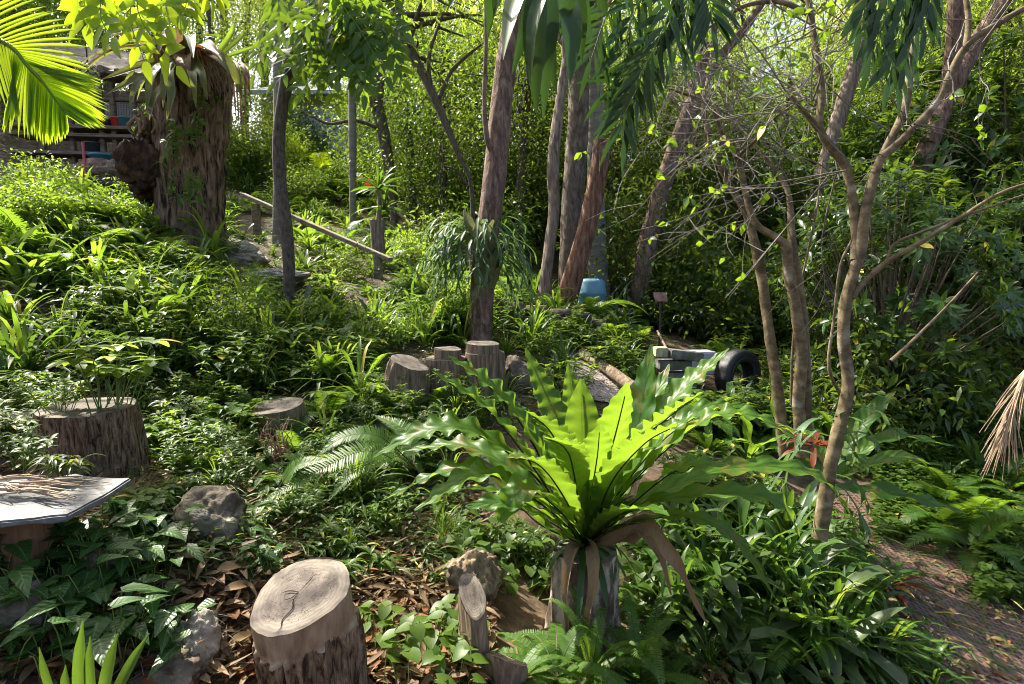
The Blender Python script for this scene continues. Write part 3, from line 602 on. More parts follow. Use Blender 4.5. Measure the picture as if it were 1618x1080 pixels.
# blue barrel behind the palm
c = P(932, 470, 8.6); th = thing('water_drum', 'faded blue plastic drum half hidden behind the ringed palm trunk', 'drum', gp(c[0], c[1]))
BLU = plain('blue_plastic', (.13, .28, .38), .4); a = np.linspace(0, 2 * math.pi, 40, endpoint=False); g = gp(c[0], c[1])
mb = MB(); h = P(932, 440, 8.6)[2] - g[2]; pr = [(.0, 0), (.20, 0), (.235, .03), (.24, h * .3), (.25, h * .33), (.24, h * .36), (.24, h * .64), (.25, h * .67), (.24, h * .70), (.22, h * .93), (.17, h), (.0, h)]
W = np.array([[[r_ * math.cos(x), r_ * math.sin(x), z_] for r_, z_ in pr] for x in a]) + g; n = len(pr); i = np.arange(40)[:, None]; j = np.arange(n - 1)[None]; i2 = (i + 1) % 40
mb.add(W, np.stack([i * n + j, i2 * n + j, i2 * n + j + 1, i * n + j + 1], -1)); mb.build('barrel', BLU, th)
mb = MB(); tube(mb, [g + [.09, -.09, h], g + [.09, -.09, h + .035]], [.035, .035], 14, 2, smooth=False); mb.build('cap', plain('cap_dark', (.03, .10, .14), .4), th)
# low stone wall behind the central trunk
th = thing('stone_wall', 'low dry stone retaining wall of grey blocks right of the staghorn trunk', 'wall', gp(*P(815, 500, 6.9)[:2]))
mb = MB(); k = 0
for row in range(3):
    x = 0.0
    while x < 1.5:
        wd_ = U(.16, .34); c = P(765 + 0, 508, 6.9) + [x + wd_ / 2, .12 * x + U(-.02, .02), row * .125 + .0]
        g_ = float(gz(c[0], c[1])[0]); c[2] = g_ + .05 + row * .125
        s = (wd_ * .48, .09, .058); u = np.array([[sx, sy, sz] for sx in (-1, 1) for sy in (-1, 1) for sz in (-1, 1)], float)
        bm = bmesh.new(); bmesh.ops.create_cube(bm, size=2); bmesh.ops.scale(bm, vec=s, verts=bm.verts); bmesh.ops.bevel(bm, geom=list(bm.edges), offset=.014, segments=2, affect='EDGES')
        bmesh.ops.triangulate(bm, faces=bm.faces[:]); bm.verts.index_update()
        V = np.array([(v.co + Vector(v.normal) * .012 * mnoise.noise(v.co * 9 + Vector(c)))[:] for v in bm.verts]) + c; F = np.array([[v.index for v in f.verts] + [f.verts[2].index] for f in bm.faces]); bm.free()
        mb.add(V, F); x += wd_ + .008
mb.build('stonework', ROCK, th)

# ================================================================== HANDRAIL
A0, A1 = P(383, 307, 9.2), P(617, 410, 8.0)
rail = thing('handrail', 'weathered timber handrail sloping down beside the garden steps', 'handrail', gp(A0[0], A0[1]))
RW = surf('rail_wood', [(.08, .065, .045), (.19, .16, .115), (.27, .235, .175)], (6, 30, 30), bump=.4, dist=.005)
def beam(mb, a, b, hw, hh):
    a, b = np.array(a, float), np.array(b, float); t = nrm(b - a); up = np.array([0, 0, 1.0]) if abs(t[2]) < .9 else np.array([0, 1.0, 0]); s = nrm(np.cross(t, up)); u = np.cross(s, t)
    e = min(hw, hh) * .25
    pr = [(-hw + e, -hh), (hw - e, -hh), (hw, -hh + e), (hw, hh - e), (hw - e, hh), (-hw + e, hh), (-hw, hh - e), (-hw, -hh + e)]
    V = np.array([[q + s * x + u * y for x, y in pr] for q in (a, b)]).reshape(-1, 3); j = np.arange(8); j2 = (j + 1) % 8
    mb.add(V, np.stack([j, j2, 8 + j2, 8 + j], 1))
    for o in (0, 8): mb.add(V[o:o + 8], [[0, 1, 2, 3], [0, 3, 4, 7], [4, 5, 6, 7]])
mb = MB(); beam(mb, A0, A1, .05, .03); mb.build('top_rail', RW, rail, smooth=False)
for px, py, d in ((404, 322, 9.1), (597, 404, 8.1)):
    t_ = P(px, py, d); mb = MB(); beam(mb, gp(t_[0], t_[1]) - [0, 0, .1], t_, .055, .055); mb.build('post', RW, rail, smooth=False)
WIRE = plain('wire_grey', (.35, .33, .28), .4)
for dz in (.33, .55):
    mb = MB(); a_, b_ = P(404, 322, 9.1) - [0, 0, dz], P(597, 404, 8.1) - [0, 0, dz]
    tube(mb, [a_, (a_ + b_) / 2 - [0, 0, .04], b_], .008, 5, 14); mb.build('wire', WIRE, rail)

# ================================================================== HOUSE AND SHED BEHIND
WHITE = surf('weatherboard_white', [(.80, .80, .79), (.88, .88, .87)], (2, 2, 2), bump=.05, rough=.55)
hs = thing('house', 'white weatherboard house showing through the trees above the garden', 'house', gp(-7, 20))
hz = P(540, 250, 20)[2]; x0, x1 = P(425, 250, 20)[0], P(563, 250, 20)[0]; ht = P(540, 172, 20)[2]
mb = MB(); z = hz
while z < ht + .5:                       # lapped boards on the front
    mb.add([(x0, 20, z), (x1, 20, z), (x1, 19.97, z + .004), (x0, 19.97, z + .004)], [[0, 1, 2, 3]]); mb.add([(x0, 19.97, z + .004), (x1, 19.97, z + .004), (x1, 20, z + .15), (x0, 20, z + .15)], [[0, 1, 2, 3]]); z += .15
mb.add([(x1, 20, hz), (x1 + .4, 25.5, hz), (x1 + .4, 25.5, ht + .5), (x1, 20, ht + .5)], [[0, 1, 2, 3]])
mb.add([(x0, 20.0, hz), (x0, 25.5, hz), (x0, 25.5, ht + .5), (x0, 20.0, ht + .5)], [[3, 2, 1, 0]])
mb.build('wall', WHITE, hs, smooth=False)
mb = MB(); beam(mb, (x1, 19.96, hz), (x1, 19.96, ht + .5), .06, .06); beam(mb, (x0, 19.95, hz - .06), (x1, 19.95, hz - .06), .05, .07); mb.build('trim_board', plain('trim_grey', (.5, .5, .5)), hs, smooth=False)
wa, wb = P(527, 210, 20), P(556, 190, 20)
GLS = newmat('window_glass'); g_m, g_t, g_N, g_L = GLS; pbx = g_N('ShaderNodeBsdfPrincipled'); pbx.inputs['Base Color'].default_value = (.10, .12, .12, 1); pbx.inputs['Roughness'].default_value = .08; oo = g_N('ShaderNodeOutputMaterial'); g_L(pbx.outputs[0], oo.inputs[0])
mb = MB(); mb.add([(wa[0], 19.94, wa[2]), (wb[0], 19.94, wa[2]), (wb[0], 19.94, wb[2]), (wa[0], 19.94, wb[2])], [[0, 1, 2, 3]]); wn = mb.build('window', g_m, hs, smooth=False)
mb = MB()
for a_, b_ in (((wa[0], wa[2]), (wb[0], wa[2])), ((wa[0], wb[2]), (wb[0], wb[2])), ((wa[0], wa[2]), (wa[0], wb[2])), ((wb[0], wa[2]), (wb[0], wb[2])), (((wa[0] + wb[0]) / 2, wa[2]), ((wa[0] + wb[0]) / 2, wb[2]))):
    beam(mb, (a_[0], 19.91, a_[1]), (b_[0], 19.91, b_[1]), .03, .03)
mb.build('window_frame', WHITE, wn, smooth=False)
mb = MB(); zt = ht + .5
mb.add([(x0 - .5, 19.2, zt - .15), (x1 + .5, 19.2, zt - .15), (x1 + .9, 23, zt + 1.3), (x0 - .5, 23, zt + 1.3), (x1 + 1.3, 26.5, zt - .15), (x0 - .5, 26.5, zt - .15)], [[0, 1, 2, 3], [3, 2, 4, 5]])
beam(mb, (x0 - .5, 19.2, zt - .2), (x1 + .5, 19.2, zt - .2), .05, .07)
mb.build('roof', plain('roof_metal', (.42, .44, .46), .4), hs, smooth=False)
# potting shed behind the palm frond
SW = surf('shed_timber', [(.06, .05, .04), (.16, .13, .105), (.24, .20, .165)], (4, 30, 30), bump=.4, dist=.006)
dS = 11.0; sh = thing('potting_shed', 'open fronted potting shed with timber shelves behind the palm frond', 'shed', gp(*P(175, 275, dS)[:2]))
def sp(px, py, dd=0.0): return P(px, py, dS + dd) + np.array([0, 0, 0])
for px in (60, 108, 156, 176, 209, 240, 272):
    mb = MB(); t_ = sp(px, 130); b_ = gp(t_[0], t_[1]); beam(mb, b_ - [0, 0, .2], t_, .045, .045); mb.build('post', SW, sh, smooth=False)
for py, nm in ((205, 'shelf'), (246, 'shelf'), (152, 'cross_beam'), (218, 'shelf')):
    mb = MB(); beam(mb, sp(30, py - 4, .05), sp(285, py + 3, .05), .22 if nm == 'shelf' else .05, .03 if nm == 'shelf' else .09); mb.build(nm, SW, sh, smooth=False)
mb = MB(); a_, b_ = sp(40, 92, -.4), sp(300, 138, -.4); c_, d_ = sp(300, 100, 3), sp(40, 62, 3)
mb.add([a_, b_, c_, d_, a_ + [0, 0, .05], b_ + [0, 0, .05], c_ + [0, 0, .05], d_ + [0, 0, .05]], [[3, 2, 1, 0], [4, 5, 6, 7], [0, 1, 5, 4], [1, 2, 6, 5], [2, 3, 7, 6], [3, 0, 4, 7]]); mb.build('roof', SW, sh, smooth=False)
mb = MB()
for k in range(9):
    q = sp(60 + k * 26, 90 + k * 5, -.42); beam(mb, q + [-.03, -.05, .0], q + [.03, 1.2, .12], .05, .06)
mb.build('rafter_ends', SW, sh, smooth=False)
mb = MB(); q0, q1 = sp(95, 203, .8), sp(285, 160, .8)
for k in range(46):
    x = q0[0] + (q1[0] - q0[0]) * k / 45; beam(mb, (x, q0[1], q0[2]), (x, q0[1], q1[2]), .004, .004)
for k in range(14):
    z = q0[2] + (q1[2] - q0[2]) * k / 13; beam(mb, (q0[0], q0[1], z), (q1[0], q0[1], z), .004, .004)
mb.build('wire_mesh', WIRE, sh, smooth=False)
mb = MB(); a_, b_ = sp(120, 212, 1.3), sp(290, 150, 1.3); mb.add([(a_[0], a_[1], a_[2]), (b_[0], a_[1], a_[2]), (b_[0], a_[1], b_[2]), (a_[0], a_[1], b_[2])], [[0, 1, 2, 3]]); mb.add([(a_[0], a_[1] + .03, a_[2]), (b_[0], a_[1] + .03, a_[2]), (b_[0], a_[1] + .03, b_[2]), (a_[0], a_[1] + .03, b_[2])], [[3, 2, 1, 0]])
mb.build('back_panel', plain('sheet_white', (.62, .65, .70), .5), sh, smooth=False)
def pot(label, px, py, r, h, colr, dd=-.05, cat='plant pot', name='plant_pot'):
    c = sp(px, py, dd); c[2] += 0; a = np.linspace(0, 2 * math.pi, 24, endpoint=False)
    pr = [(0, 0), (r * .8, 0), (r * .97, h * .85), (r * 1.06, h * .86), (r * 1.06, h), (r * .95, h), (r * .9, h * .8), (0, h * .8)]
    W = np.array([[[p_ * math.cos(x), p_ * math.sin(x), z_] for p_, z_ in pr] for x in a]) + c; n = len(pr); i = np.arange(24)[:, None]; j = np.arange(n - 1)[None]; i2 = (i + 1) % 24
    mb = MB(); mb.add(W, np.stack([i * n + j, i2 * n + j, i2 * n + j + 1, i * n + j + 1], -1)); return tag(mb.build(name, plain('plastic_' + str(px), colr, .4), origin=c, smooth=True), label, cat)
pot('low red plant pot on the upper shed shelf', 161, 199, .13, .10, (.55, .06, .08)); pot('small dark plant pot between the red ones on the shed shelf', 172, 199, .08, .11, (.03, .04, .05))
pot('taller bright red plant pot beside the blue bucket', 186, 200, .11, .16, (.60, .05, .05)); pot('teal blue bucket on the upper shed shelf', 199, 201, .13, .17, (.06, .22, .30), cat='bucket', name='bucket')
pot('dark grey plant pot on the lower shed shelf', 147, 240, .14, .17, (.05, .06, .07)); pot('blue tub standing under the lower shed shelf', 166, 266, .24, .24, (.05, .22, .34), cat='tub', name='tub')
rock('rock', 'brown boulder on the ground before the potting shed', sp(152, 268, -.6), (.42, .25, .22), surf('rock_brown', [(.10, .06, .045), (.2, .13, .1), (.28, .2, .16)], (7, 7, 7), bump=.7), 31)
rock('rock', 'second brown boulder before the shed, next to the burl of the big stump', sp(195, 272, -.7), (.36, .22, .25), ROCK, 32)
mb = MB(); t_ = sp(131, 224, -1.0); b_ = gp(t_[0], t_[1]); tube(mb, [b_ - [0, 0, .1], t_], [.022, .022], 8, 3, smooth=False); tag(mb.build('garden_pole', plain('pink_paint', (.50, .10, .14), .5), origin=b_), 'thin pink painted pole standing before the shed', 'pole')
for k, (px, py) in enumerate(((139, 117), (142, 144))):
    c = sp(px, py, -1.2); r_ = .175; th = thing('fishing_float', ('upper' if k == 0 else 'lower') + ' of two netted glass floats hanging under the shed eave', 'fishing float', c - [0, 0, r_])
    a = np.linspace(0, 2 * math.pi, 28, endpoint=False); ph = np.linspace(.001, math.pi - .001, 15)
    W = np.array([[[math.sin(p_) * math.cos(x), math.sin(p_) * math.sin(x), math.cos(p_)] for p_ in ph] for x in a]) * r_ + c; i = np.arange(28)[:, None]; j = np.arange(14)[None]; i2 = (i + 1) % 28
    mb = MB(); mb.add(W, np.stack([i * 15 + j, i * 15 + j + 1, i2 * 15 + j + 1, i2 * 15 + j], -1)); mb.build('ball', plain('float_glass', (.42, .34, .26), .25), th)
    mb = MB()
    for s in range(10):
        for sg_ in (-1, 1):
            q = np.array([[math.sin(p_) * math.cos(s * .628 + sg_ * p_), math.sin(p_) * math.sin(s * .628 + sg_ * p_), math.cos(p_)] for p_ in np.linspace(.05, 3.09, 16)]) * (r_ + .004) + c; tube(mb, q, .006, 4, smooth=False, cap=False)
    tube(mb, [c + [0, 0, r_], c + [0, 0, r_ + .5]], .008, 5, 3); mb.build('netting', plain('rope_dark', (.03, .025, .02), .8), th)

# ================================================================== TREES
LITSPOTS = [(P(925, 740, 2.6), 1.2), (P(474, 937, 1.8), .26), (P(70, 800, 2.0), .16), (P(300, 1020, 1.7), .2), (P(160, 605, 2.95), .6),
            (gp(-3.2, 6.2), .7), (gp(-4.9, 6.5), .9), (gp(-2.2, 6.8), .7), (gp(-4.0, 5.2), .5), (gp(-5.5, 9), 1.1), (gp(-3.4, 10.5), 1.2), (gp(-2.0, 8.8), .8), (gp(-1.0, 7.4), .5), (gp(-1.5, 5.4), .6), (P(100, 150, 2.5), .8), (P(190, 60, 3), .7), (P(690, 620, 3), .4), (P(560, 900, 2), .2), (P(930, 1040, 2.0), .25),
            (P(760, 390, 6), .5), (P(1110, 600, 2.6), .3), (P(650, 600, 4.5), .4), (P(330, 840, 2.5), .3), (P(600, 800, 2.8), .3)]
def lit(p):
    """True where a leaf would stand between the sun and a spot meant to be sunlit"""
    out = np.zeros(len(p), bool)
    for c, r in LITSPOTS:
        d = p - np.asarray(c); al = d @ SUN; per = np.linalg.norm(d - al[:, None] * SUN, axis=1); out |= (al > .3) & (per < r)
    return out
def cloud(mb, cen, n_per, spread, L, W, K=2, prof='lance', droop=.25, gaps=True, upb=.55, m=0, flat=.6):
    cen = np.asarray(cen, float); N = len(cen) * n_per
    c = np.repeat(cen, n_per, 0); off = RNG.normal(0, 1, (N, 3)) * spread; off[:, 2] *= flat; pos = c + off
    if gaps:
        k = ~lit(pos); pos, off = pos[k], off[k]  # crown is holed along the sun's line so light reaches the chosen spots
    N = len(pos)
    d = nrm(nrm(off) * .8 + rdir(N) * .9 + [0, 0, -.1]); n = nrm(rdir(N) + [0, 0, upb * 2])
    leaves(mb, pos, d, n, L * U(.7, 1.25, N), W * U(.75, 1.2, N), K, prof, droop, .2, m=m)
def limbs(mb, trunk_pts, cen, r0=.03, sides=5, frac=(.45, 1.0)):
    tp = cr(trunk_pts, 30)
    for c in cen:
        k = int(U(*frac) * 29); a = tp[k]; mid = (a + c) / 2 + rdir(1)[0] * .2 * np.linalg.norm(c - a) * .5
        tube(mb, [a, mid, c], [r0, r0 * .55, r0 * .2], sides, 9, cap=False)
def ell(n, c, r, hollow=.3):
    d = rdir(n); s = U(hollow, 1, n) ** .5; return np.asarray(c) + d * s[:, None] * np.asarray(r)

# ---- canopy trees: (name, label, bark, trunk points px py d, radii m, crown centre, crown radii, clumps)
def bigtree(name, label, bark, pts, rad, crown=None, ridge=.05, rough=.06, sides=28, n=60, leaf='gum', L=.115, W=.034, nclump=52, nper=90, extra=None, cat='tree', group=None, up=3.0, spread=.42):
    q = [np.array(P(*p)) for p in pts]; base = gp(q[-1][0], q[-1][1]); base[2] = min(base[2], q[-1][2])
    th = thing(name, label, cat, base, group)
    tp = q[::-1]; tp = [base - [0, 0, .15]] + tp
    if crown is not None:
        top = tp[-1]; dr = nrm(tp[-1] - tp[-2]); tp.append(top + dr * up * .5 + [0, 0, up * .2])
    mb = MB(); rr = list(rad) + ([rad[-1] * .6] if crown is not None else [])
    tube(mb, tp, [rr[0] * 1.9] + rr, sides, n, rough=rough, ridge=ridge, freq=2.5)
    if extra:
        for e, r_ in extra: tube(mb, [P(*x) for x in e], r_, 8, 26, rough=.08)
    if crown is not None:
        c, r_ = crown; cen = ell(nclump, c, r_); limbs(mb, tp[-3:], cen[:26], .05, frac=(.3, 1))
    mb.build('trunk', BM[bark] if isinstance(bark, str) else bark, th)
    if crown is not None:
        m2 = MB(); cloud(m2, cen, nper, spread, L, W); m2.build('crown', LM[leaf], th)
    return th
bigtree('gum_tree', 'tall reddish gum tree with staghorn fern round its trunk, in the middle of the garden', 'red', [(825, -60, 6.2), (806, 60, 6.15), (792, 170, 6.1), (785, 250, 6.05), (775, 330, 6), (764, 420, 6), (760, 538, 6)], [.125, .122, .12, .124, .115, .108, .105],
        ((.4, 6.8, 6.5), (2.4, 2.0, 1.5)), extra=[([(776, 238, 5.9), (769, 215, 5.85), (765, 160, 5.85), (768, 60, 5.85), (766, -40, 5.85)], [.03, .025, .022, .02, .015])], ridge=.06)
bigtree('gum_tree', 'stringy pale barked gum tree, thinnest of the trunks just right of the staghorn', 'pale', [(900, 60, 8.6), (885, 160, 8.5), (874, 260, 8.4), (875, 340, 8.35), (862, 440, 8.3)], [.08, .08, .085, .072, .07],
        ((.8, 9, 6.8), (1.8, 1.6, 1.3)), ridge=.12, nclump=26)
bigtree('gum_tree', 'thick grey trunked gum tree standing straight behind the reddish broken trunk', 'grey', [(915, -60, 9.3), (915, 60, 9.2), (914, 180, 9.1), (906, 300, 9.0), (897, 480, 9.0)], [.17, .17, .165, .155, .15],
        ((1.2, 10.3, 7.3), (2.6, 2.2, 1.6)), ridge=.06)
bigtree('broken_tree', 'leaning red brown trunk snapped off at the top, right of the thick grey gum', 'rust', [(951, 222, 8.0), (946, 270, 8.0), (925, 370, 8.0), (905, 440, 8.0), (888, 505, 8.0)], [.16, .145, .135, .12, .115], None, ridge=.05)
mb = MB(); c = P(951, 222, 8.0)
for k in range(16):
    a = U(0, 6.28); q = c + [math.cos(a) * .09, math.sin(a) * .09, U(-.1, .04)]; tube(mb, [q, q + [math.cos(a) * .04, 0, -.05], q + [math.cos(a) * U(.05, .14), math.sin(a) * .1, -U(.1, .5)]], [.014, .01, .004], 5, 6)
tag(mb.build('bark_rags', BM['dark'], origin=c), 'dark ragged bark strips hanging from the snapped red trunk', 'bark')
pt = bigtree('palm_tree', 'smooth ringed grey palm trunk right of the red broken trunk', 'palm', [(938, -120, 9.6), (940, 60, 9.6), (941, 220, 9.6), (942, 330, 9.6), (944, 420, 9.6), (950, 500, 9.6)], [.19, .165, .145, .135, .13, .13], None, ridge=0, rough=.02)
bigtree('gum_tree', 'leaning gum tree with a small staghorn near its foot, beyond the plaque', 'red', [(1150, -60, 9.9), (1118, 60, 9.8), (1095, 160, 9.7), (1060, 255, 9.6), (1035, 340, 9.5), (1015, 430, 9.4), (1006, 510, 9.4)], [.17, .165, .155, .14, .135, .125, .125],
        ((3.6, 10.6, 7.2), (2.6, 2.2, 1.5)), ridge=.05, extra=[([(1095, 160, 9.7), (1130, 100, 9.7), (1180, 40, 9.8), (1225, -30, 9.9)], [.09, .08, .07, .05]), ([(1108, 110, 9.7), (1122, 60, 9.6), (1112, 0, 9.5), (1120, -40, 9.5)], [.07, .06, .05, .04])])
bigtree('gum_tree', 'pinkish slanting gum trunk rising behind the many stemmed tree', 'pale', [(1395, -30, 10.6), (1362, 70, 10.5), (1330, 170, 10.4), (1300, 280, 10.3), (1275, 390, 10.2), (1262, 480, 10.2)], [.17, .16, .145, .13, .12, .12],
        ((5.8, 11, 7.3), (2.6, 2.2, 1.6)), ridge=.05)
bigtree('gum_tree', 'brown leaning trunk at the upper right corner behind the thin branches', 'red', [(1640, -80, 9.2), (1580, 10, 9), (1530, 90, 8.9), (1490, 170, 8.8), (1440, 300, 8.8), (1400, 440, 8.8)], [.15, .145, .135, .12, .11, .10],
        ((8.4, 9.4, 6.6), (2.4, 2.2, 1.5)), ridge=.07, extra=[([(1500, 150, 8.8), (1508, 60, 8.7), (1512, -40, 8.6)], [.12, .11, .10])])
bigtree('slender_tree', 'thin dark curved trunk of a leafy sapling in front of the handrail', 'dark', [(462, 60, 5.9), (452, 130, 5.9), (441, 210, 5.9), (443, 290, 5.9), (452, 360, 5.9), (457, 430, 5.9), (456, 492, 5.9)], [.055, .055, .06, .062, .062, .062, .06], None, ridge=.04, rough=.08, cat='tree')
bigtree('palm_tree', 'slim pale ringed palm trunk behind the thin dark curved trunk', 'palm', [(446, -60, 8.8), (443, 70, 8.8), (442, 200, 8.8), (440, 330, 8.8), (438, 396, 8.8)], [.075, .08, .085, .11, .14], None, ridge=0, rough=.02)
bigtree('slender_tree', 'straight slim grey green trunk before the white house', 'palm', [(553, -40, 12.2), (556, 100, 12.2), (557, 220, 12.2), (558, 352, 12.2)], [.07, .08, .085, .10], None, ridge=.02, rough=.04)
bigtree('slender_tree', 'grey trunk forking high, right of the white house', 'grey', [(572, 110, 12.6), (592, 158, 12.6), (606, 210, 12.6), (615, 270, 12.6), (622, 330, 12.6)], [.07, .12, .13, .14, .14], None, ridge=.03,
        extra=[([(597, 165, 12.6), (604, 90, 12.7), (622, 20, 12.8), (630, -40, 12.8)], [.11, .1, .09, .07]), ([(612, 215, 12.6), (592, 200, 12.5), (560, 190, 12.4), (520, 195, 12.2), (490, 182, 12)], [.05, .045, .04, .03, .02])])
bigtree('slender_tree', 'dark crooked trunk with fine branches left of the reddish gum', 'dark', [(640, 60, 9.6), (665, 110, 9.5), (682, 145, 9.4), (702, 190, 9.3), (725, 245, 9.2), (745, 300, 9.2)], [.03, .04, .06, .065, .07, .07], ((-1.7, 9.8, 5.9), (1.7, 1.5, 1.4)), nclump=22, leaf='deep', L=.10, W=.035,
        extra=[([(690, 165, 9.4), (715, 110, 9.4), (760, 70, 9.5)], [.04, .03, .02]), ([(682, 148, 9.4), (678, 90, 9.4), (700, 20, 9.4)], [.04, .03, .02]), ([(737, 290, 9.2), (720, 268, 9.1), (700, 262, 9.0)], [.03, .02, .01])])

for nm, b, c, r_, nc, lb in (('gum_tree', (-11.5, 8.5), (-7.2, 9.2, 7.8), (3.0, 2.4, 1.3), 44, 'gum tree outside the left edge whose crown shades the sunny slope'), ('gum_tree', (-7.2, 3.6), (-4.9, 5.4, 6.4), (2.7, 2.0, 1.2), 46, 'gum tree outside the left edge whose crown shades the slate bench')):  # out-of-view trees, added so their crowns throw dappled shade on the left bank
    g = gp(*b); th = thing(nm, lb, 'tree', g); mb = MB(); tp = [g - [0, 0, .2], g + [.2, 0, 2.2], np.array([(b[0] + c[0]) / 2, (b[1] + c[1]) / 2, c[2] - 1.6]), np.array(c)]
    tube(mb, tp, [.2, .16, .12, .06], 20, 40, rough=.06, ridge=.05); cen = ell(nc, c, r_); limbs(mb, tp, cen[:26], .04, frac=(.6, 1)); mb.build('trunk', BM['grey'], th); m2 = MB(); cloud(m2, cen, 140, .42, .13, .038); m2.build('crown', LM['gum'], th)

# ---- the big dead trunk on the left
q0, q1 = P(298, 372, 7.4), P(312, 88, 7.4); base = gp(q0[0], q0[1]); base[2] -= .05
big = thing('dead_tree_trunk', 'massive rough barked dead trunk capped by bromeliads on the left', 'tree trunk', base)
mb = MB(); tube(mb, [base - [0, 0, .2], P(302, 330, 7.4), P(298, 250, 7.4), P(302, 170, 7.4), P(310, 88, 7.4)], [.47, .40, .41, .415, .43], 150, 150, rough=.06, ridge=.075, freq=1.6, seed=3.0); mb.build('trunk', BM['stump'], big)
c = P(229, 252, 7.15)
rock('burl', 'dark hairy burl', c, (.24, .22, .36), surf('burl_bark', [(.012, .007, .005), (.05, .026, .015), (.13, .07, .035)], (9, 9, 9), detail=10, bump=1.0, dist=.05), 41, amp=.5)
bo = [o for o in COL.objects if o.name == 'burl'][0]
for kx in ('label', 'category'): del bo[kx]
bo.parent = big; bo.location = Vector(ORG['burl']) - Vector(ORG[big.name])
mb = MB()
for k in range(9):
    a = c + [U(-.2, .2), U(-.15, .1), .28]; tube(mb, [a, a + [U(-.1, .1), 0, .12], a + [U(-.15, .2), 0, U(.18, .35)]], [.02, .03, .008], 6, 7, rough=.3)
mb.build('bark_tatter', BM['weathered'], big)

# ---- right hand tree of many stems, near
mt_base = P(1268, 690, 3.7); g0 = gp(mt_base[0], mt_base[1])
ms = thing('many_stemmed_tree', 'tan smooth barked tree with several slender stems and bare arching branches on the right', 'tree', g0)
ST = [ # (pixel path with depth, radii)
 ([(1240, 720, 3.75), (1228, 610, 3.8), (1215, 520, 3.85), (1204, 440, 3.9), (1196, 400, 3.9), (1180, 340, 3.95), (1150, 285, 4.0), (1130, 240, 4.05), (1112, 170, 4.1), (1125, 90, 4.2), (1122, -30, 4.3)], [.055, .05, .046, .045, .046, .036, .03, .028, .026, .022, .018], 'stem'),
 ([(1268, 720, 3.65), (1262, 640, 3.65), (1266, 560, 3.65), (1258, 490, 3.66), (1246, 430, 3.68), (1242, 390, 3.7), (1226, 375, 3.72), (1190, 345, 3.8), (1165, 250, 3.9), (1140, 210, 4.0), (1120, 165, 4.0), (1060, 140, 4.1)], [.062, .055, .055, .050, .046, .042, .032, .03, .028, .022, .018, .01], 'stem'),
 ([(1278, 715, 3.72), (1276, 640, 3.72), (1273, 540, 3.72), (1262, 440, 3.74), (1252, 380, 3.78), (1244, 300, 3.9), (1210, 250, 4.0), (1150, 180, 4.2)], [.04, .038, .036, .034, .034, .024, .018, .01], 'stem'),
 ([(1295, 850, 3.0), (1308, 760, 3.02), (1322, 690, 3.03), (1340, 610, 3.05), (1332, 530, 3.05), (1340, 460, 3.06), (1358, 400, 3.06), (1368, 330, 3.08), (1388, 260, 3.1), (1430, 170, 3.15), (1440, 90, 3.2), (1470, -30, 3.3)], [.062, .052, .048, .046, .042, .042, .042, .04, .034, .028, .022, .016], 'stem'),
 ([(1352, 410, 3.06), (1352, 350, 3.1), (1338, 270, 3.12), (1315, 235, 3.14), (1295, 200, 3.16), (1298, 140, 3.2), (1285, 50, 3.25), (1272, -30, 3.3)], [.034, .032, .028, .028, .024, .022, .020, .018], 'branch'),
 ([(1295, 205, 3.16), (1270, 175, 3.1), (1250, 150, 3.05)], [.022, .014, .008], 'branch'),
 ([(1276, 20, 3.25), (1230, 2, 3.3), (1180, 8, 3.35), (1140, 30, 3.4), (1110, 50, 3.4)], [.020, .018, .014, .012, .008], 'branch'),
 ([(1392, 248, 3.1), (1430, 215, 3.1), (1480, 160, 3.1), (1525, 75, 3.1), (1580, 35, 3.1), (1640, 0, 3.1)], [.028, .028, .026, .022, .02, .018], 'branch'),
 ([(1525, 80, 3.1), (1530, 30, 3.12), (1522, -30, 3.15)], [.02, .018, .014], 'branch'),
 ([(1345, 470, 3.05), (1362, 448, 3.05), (1400, 415, 3.0), (1450, 385, 2.95), (1510, 348, 2.9), (1580, 305, 2.85), (1640, 285, 2.8)], [.024, .02, .018, .016, .013, .01, .008], 'branch'),
 ([(1400, 415, 3.0), (1415, 385, 3.0), (1460, 365, 2.95), (1540, 335, 2.9), (1640, 300, 2.9)], [.014, .012, .010, .008, .006], 'branch'),
 ([(1326, 620, 3.0), (1312, 590, 2.98), (1310, 560, 2.98), (1318, 500, 3.0), (1328, 420, 3.0), (1345, 380, 3.02)], [.010, .011, .010, .009, .009, .006], 'branch'),
 ([(1160, 250, 3.9), (1190, 225, 3.8), (1220, 190, 3.7), (1260, 160, 3.6)], [.018, .012, .01, .006], 'branch'),
 ([(1250, 640, 3.7), (1252, 560, 3.72), (1262, 470, 3.75), (1290, 330, 3.8), (1300, 250, 3.9)], [.011, .011, .010, .008, .006], 'branch'),
 ([(1408, 570, 4.6), (1440, 540, 4.6), (1500, 480, 4.6), (1545, 430, 4.6)], [.02, .016, .012, .008], 'branch')]
ST = [(a, [x * (.70 if c == 'stem' else .80) for x in b], c) for a, b, c in ST]
for pts, rad, nm in ST:
    mb = MB(); tube(mb, [P(*p) for p in pts], rad, 18 if nm == 'stem' else 10, max(30, len(pts) * 12), rough=.16, freq=12)
    if nm == 'stem':
        p = cr([P(*p) for p in pts], 40)
        for k in (6, 13, 17, 24): 
            r_ = np.interp(k / 39, np.linspace(0, 1, len(rad)), rad); tube(mb, [p[k] - (p[k + 1] - p[k]) * .1, p[k] + rdir(1)[0] * r_ * 1.05], [r_ * .5, r_ * .2], 7, 4)
    mb.build(nm, BM['tan'], ms)
TIPS = []; mb = MB()                                   # bare twigs of this tree
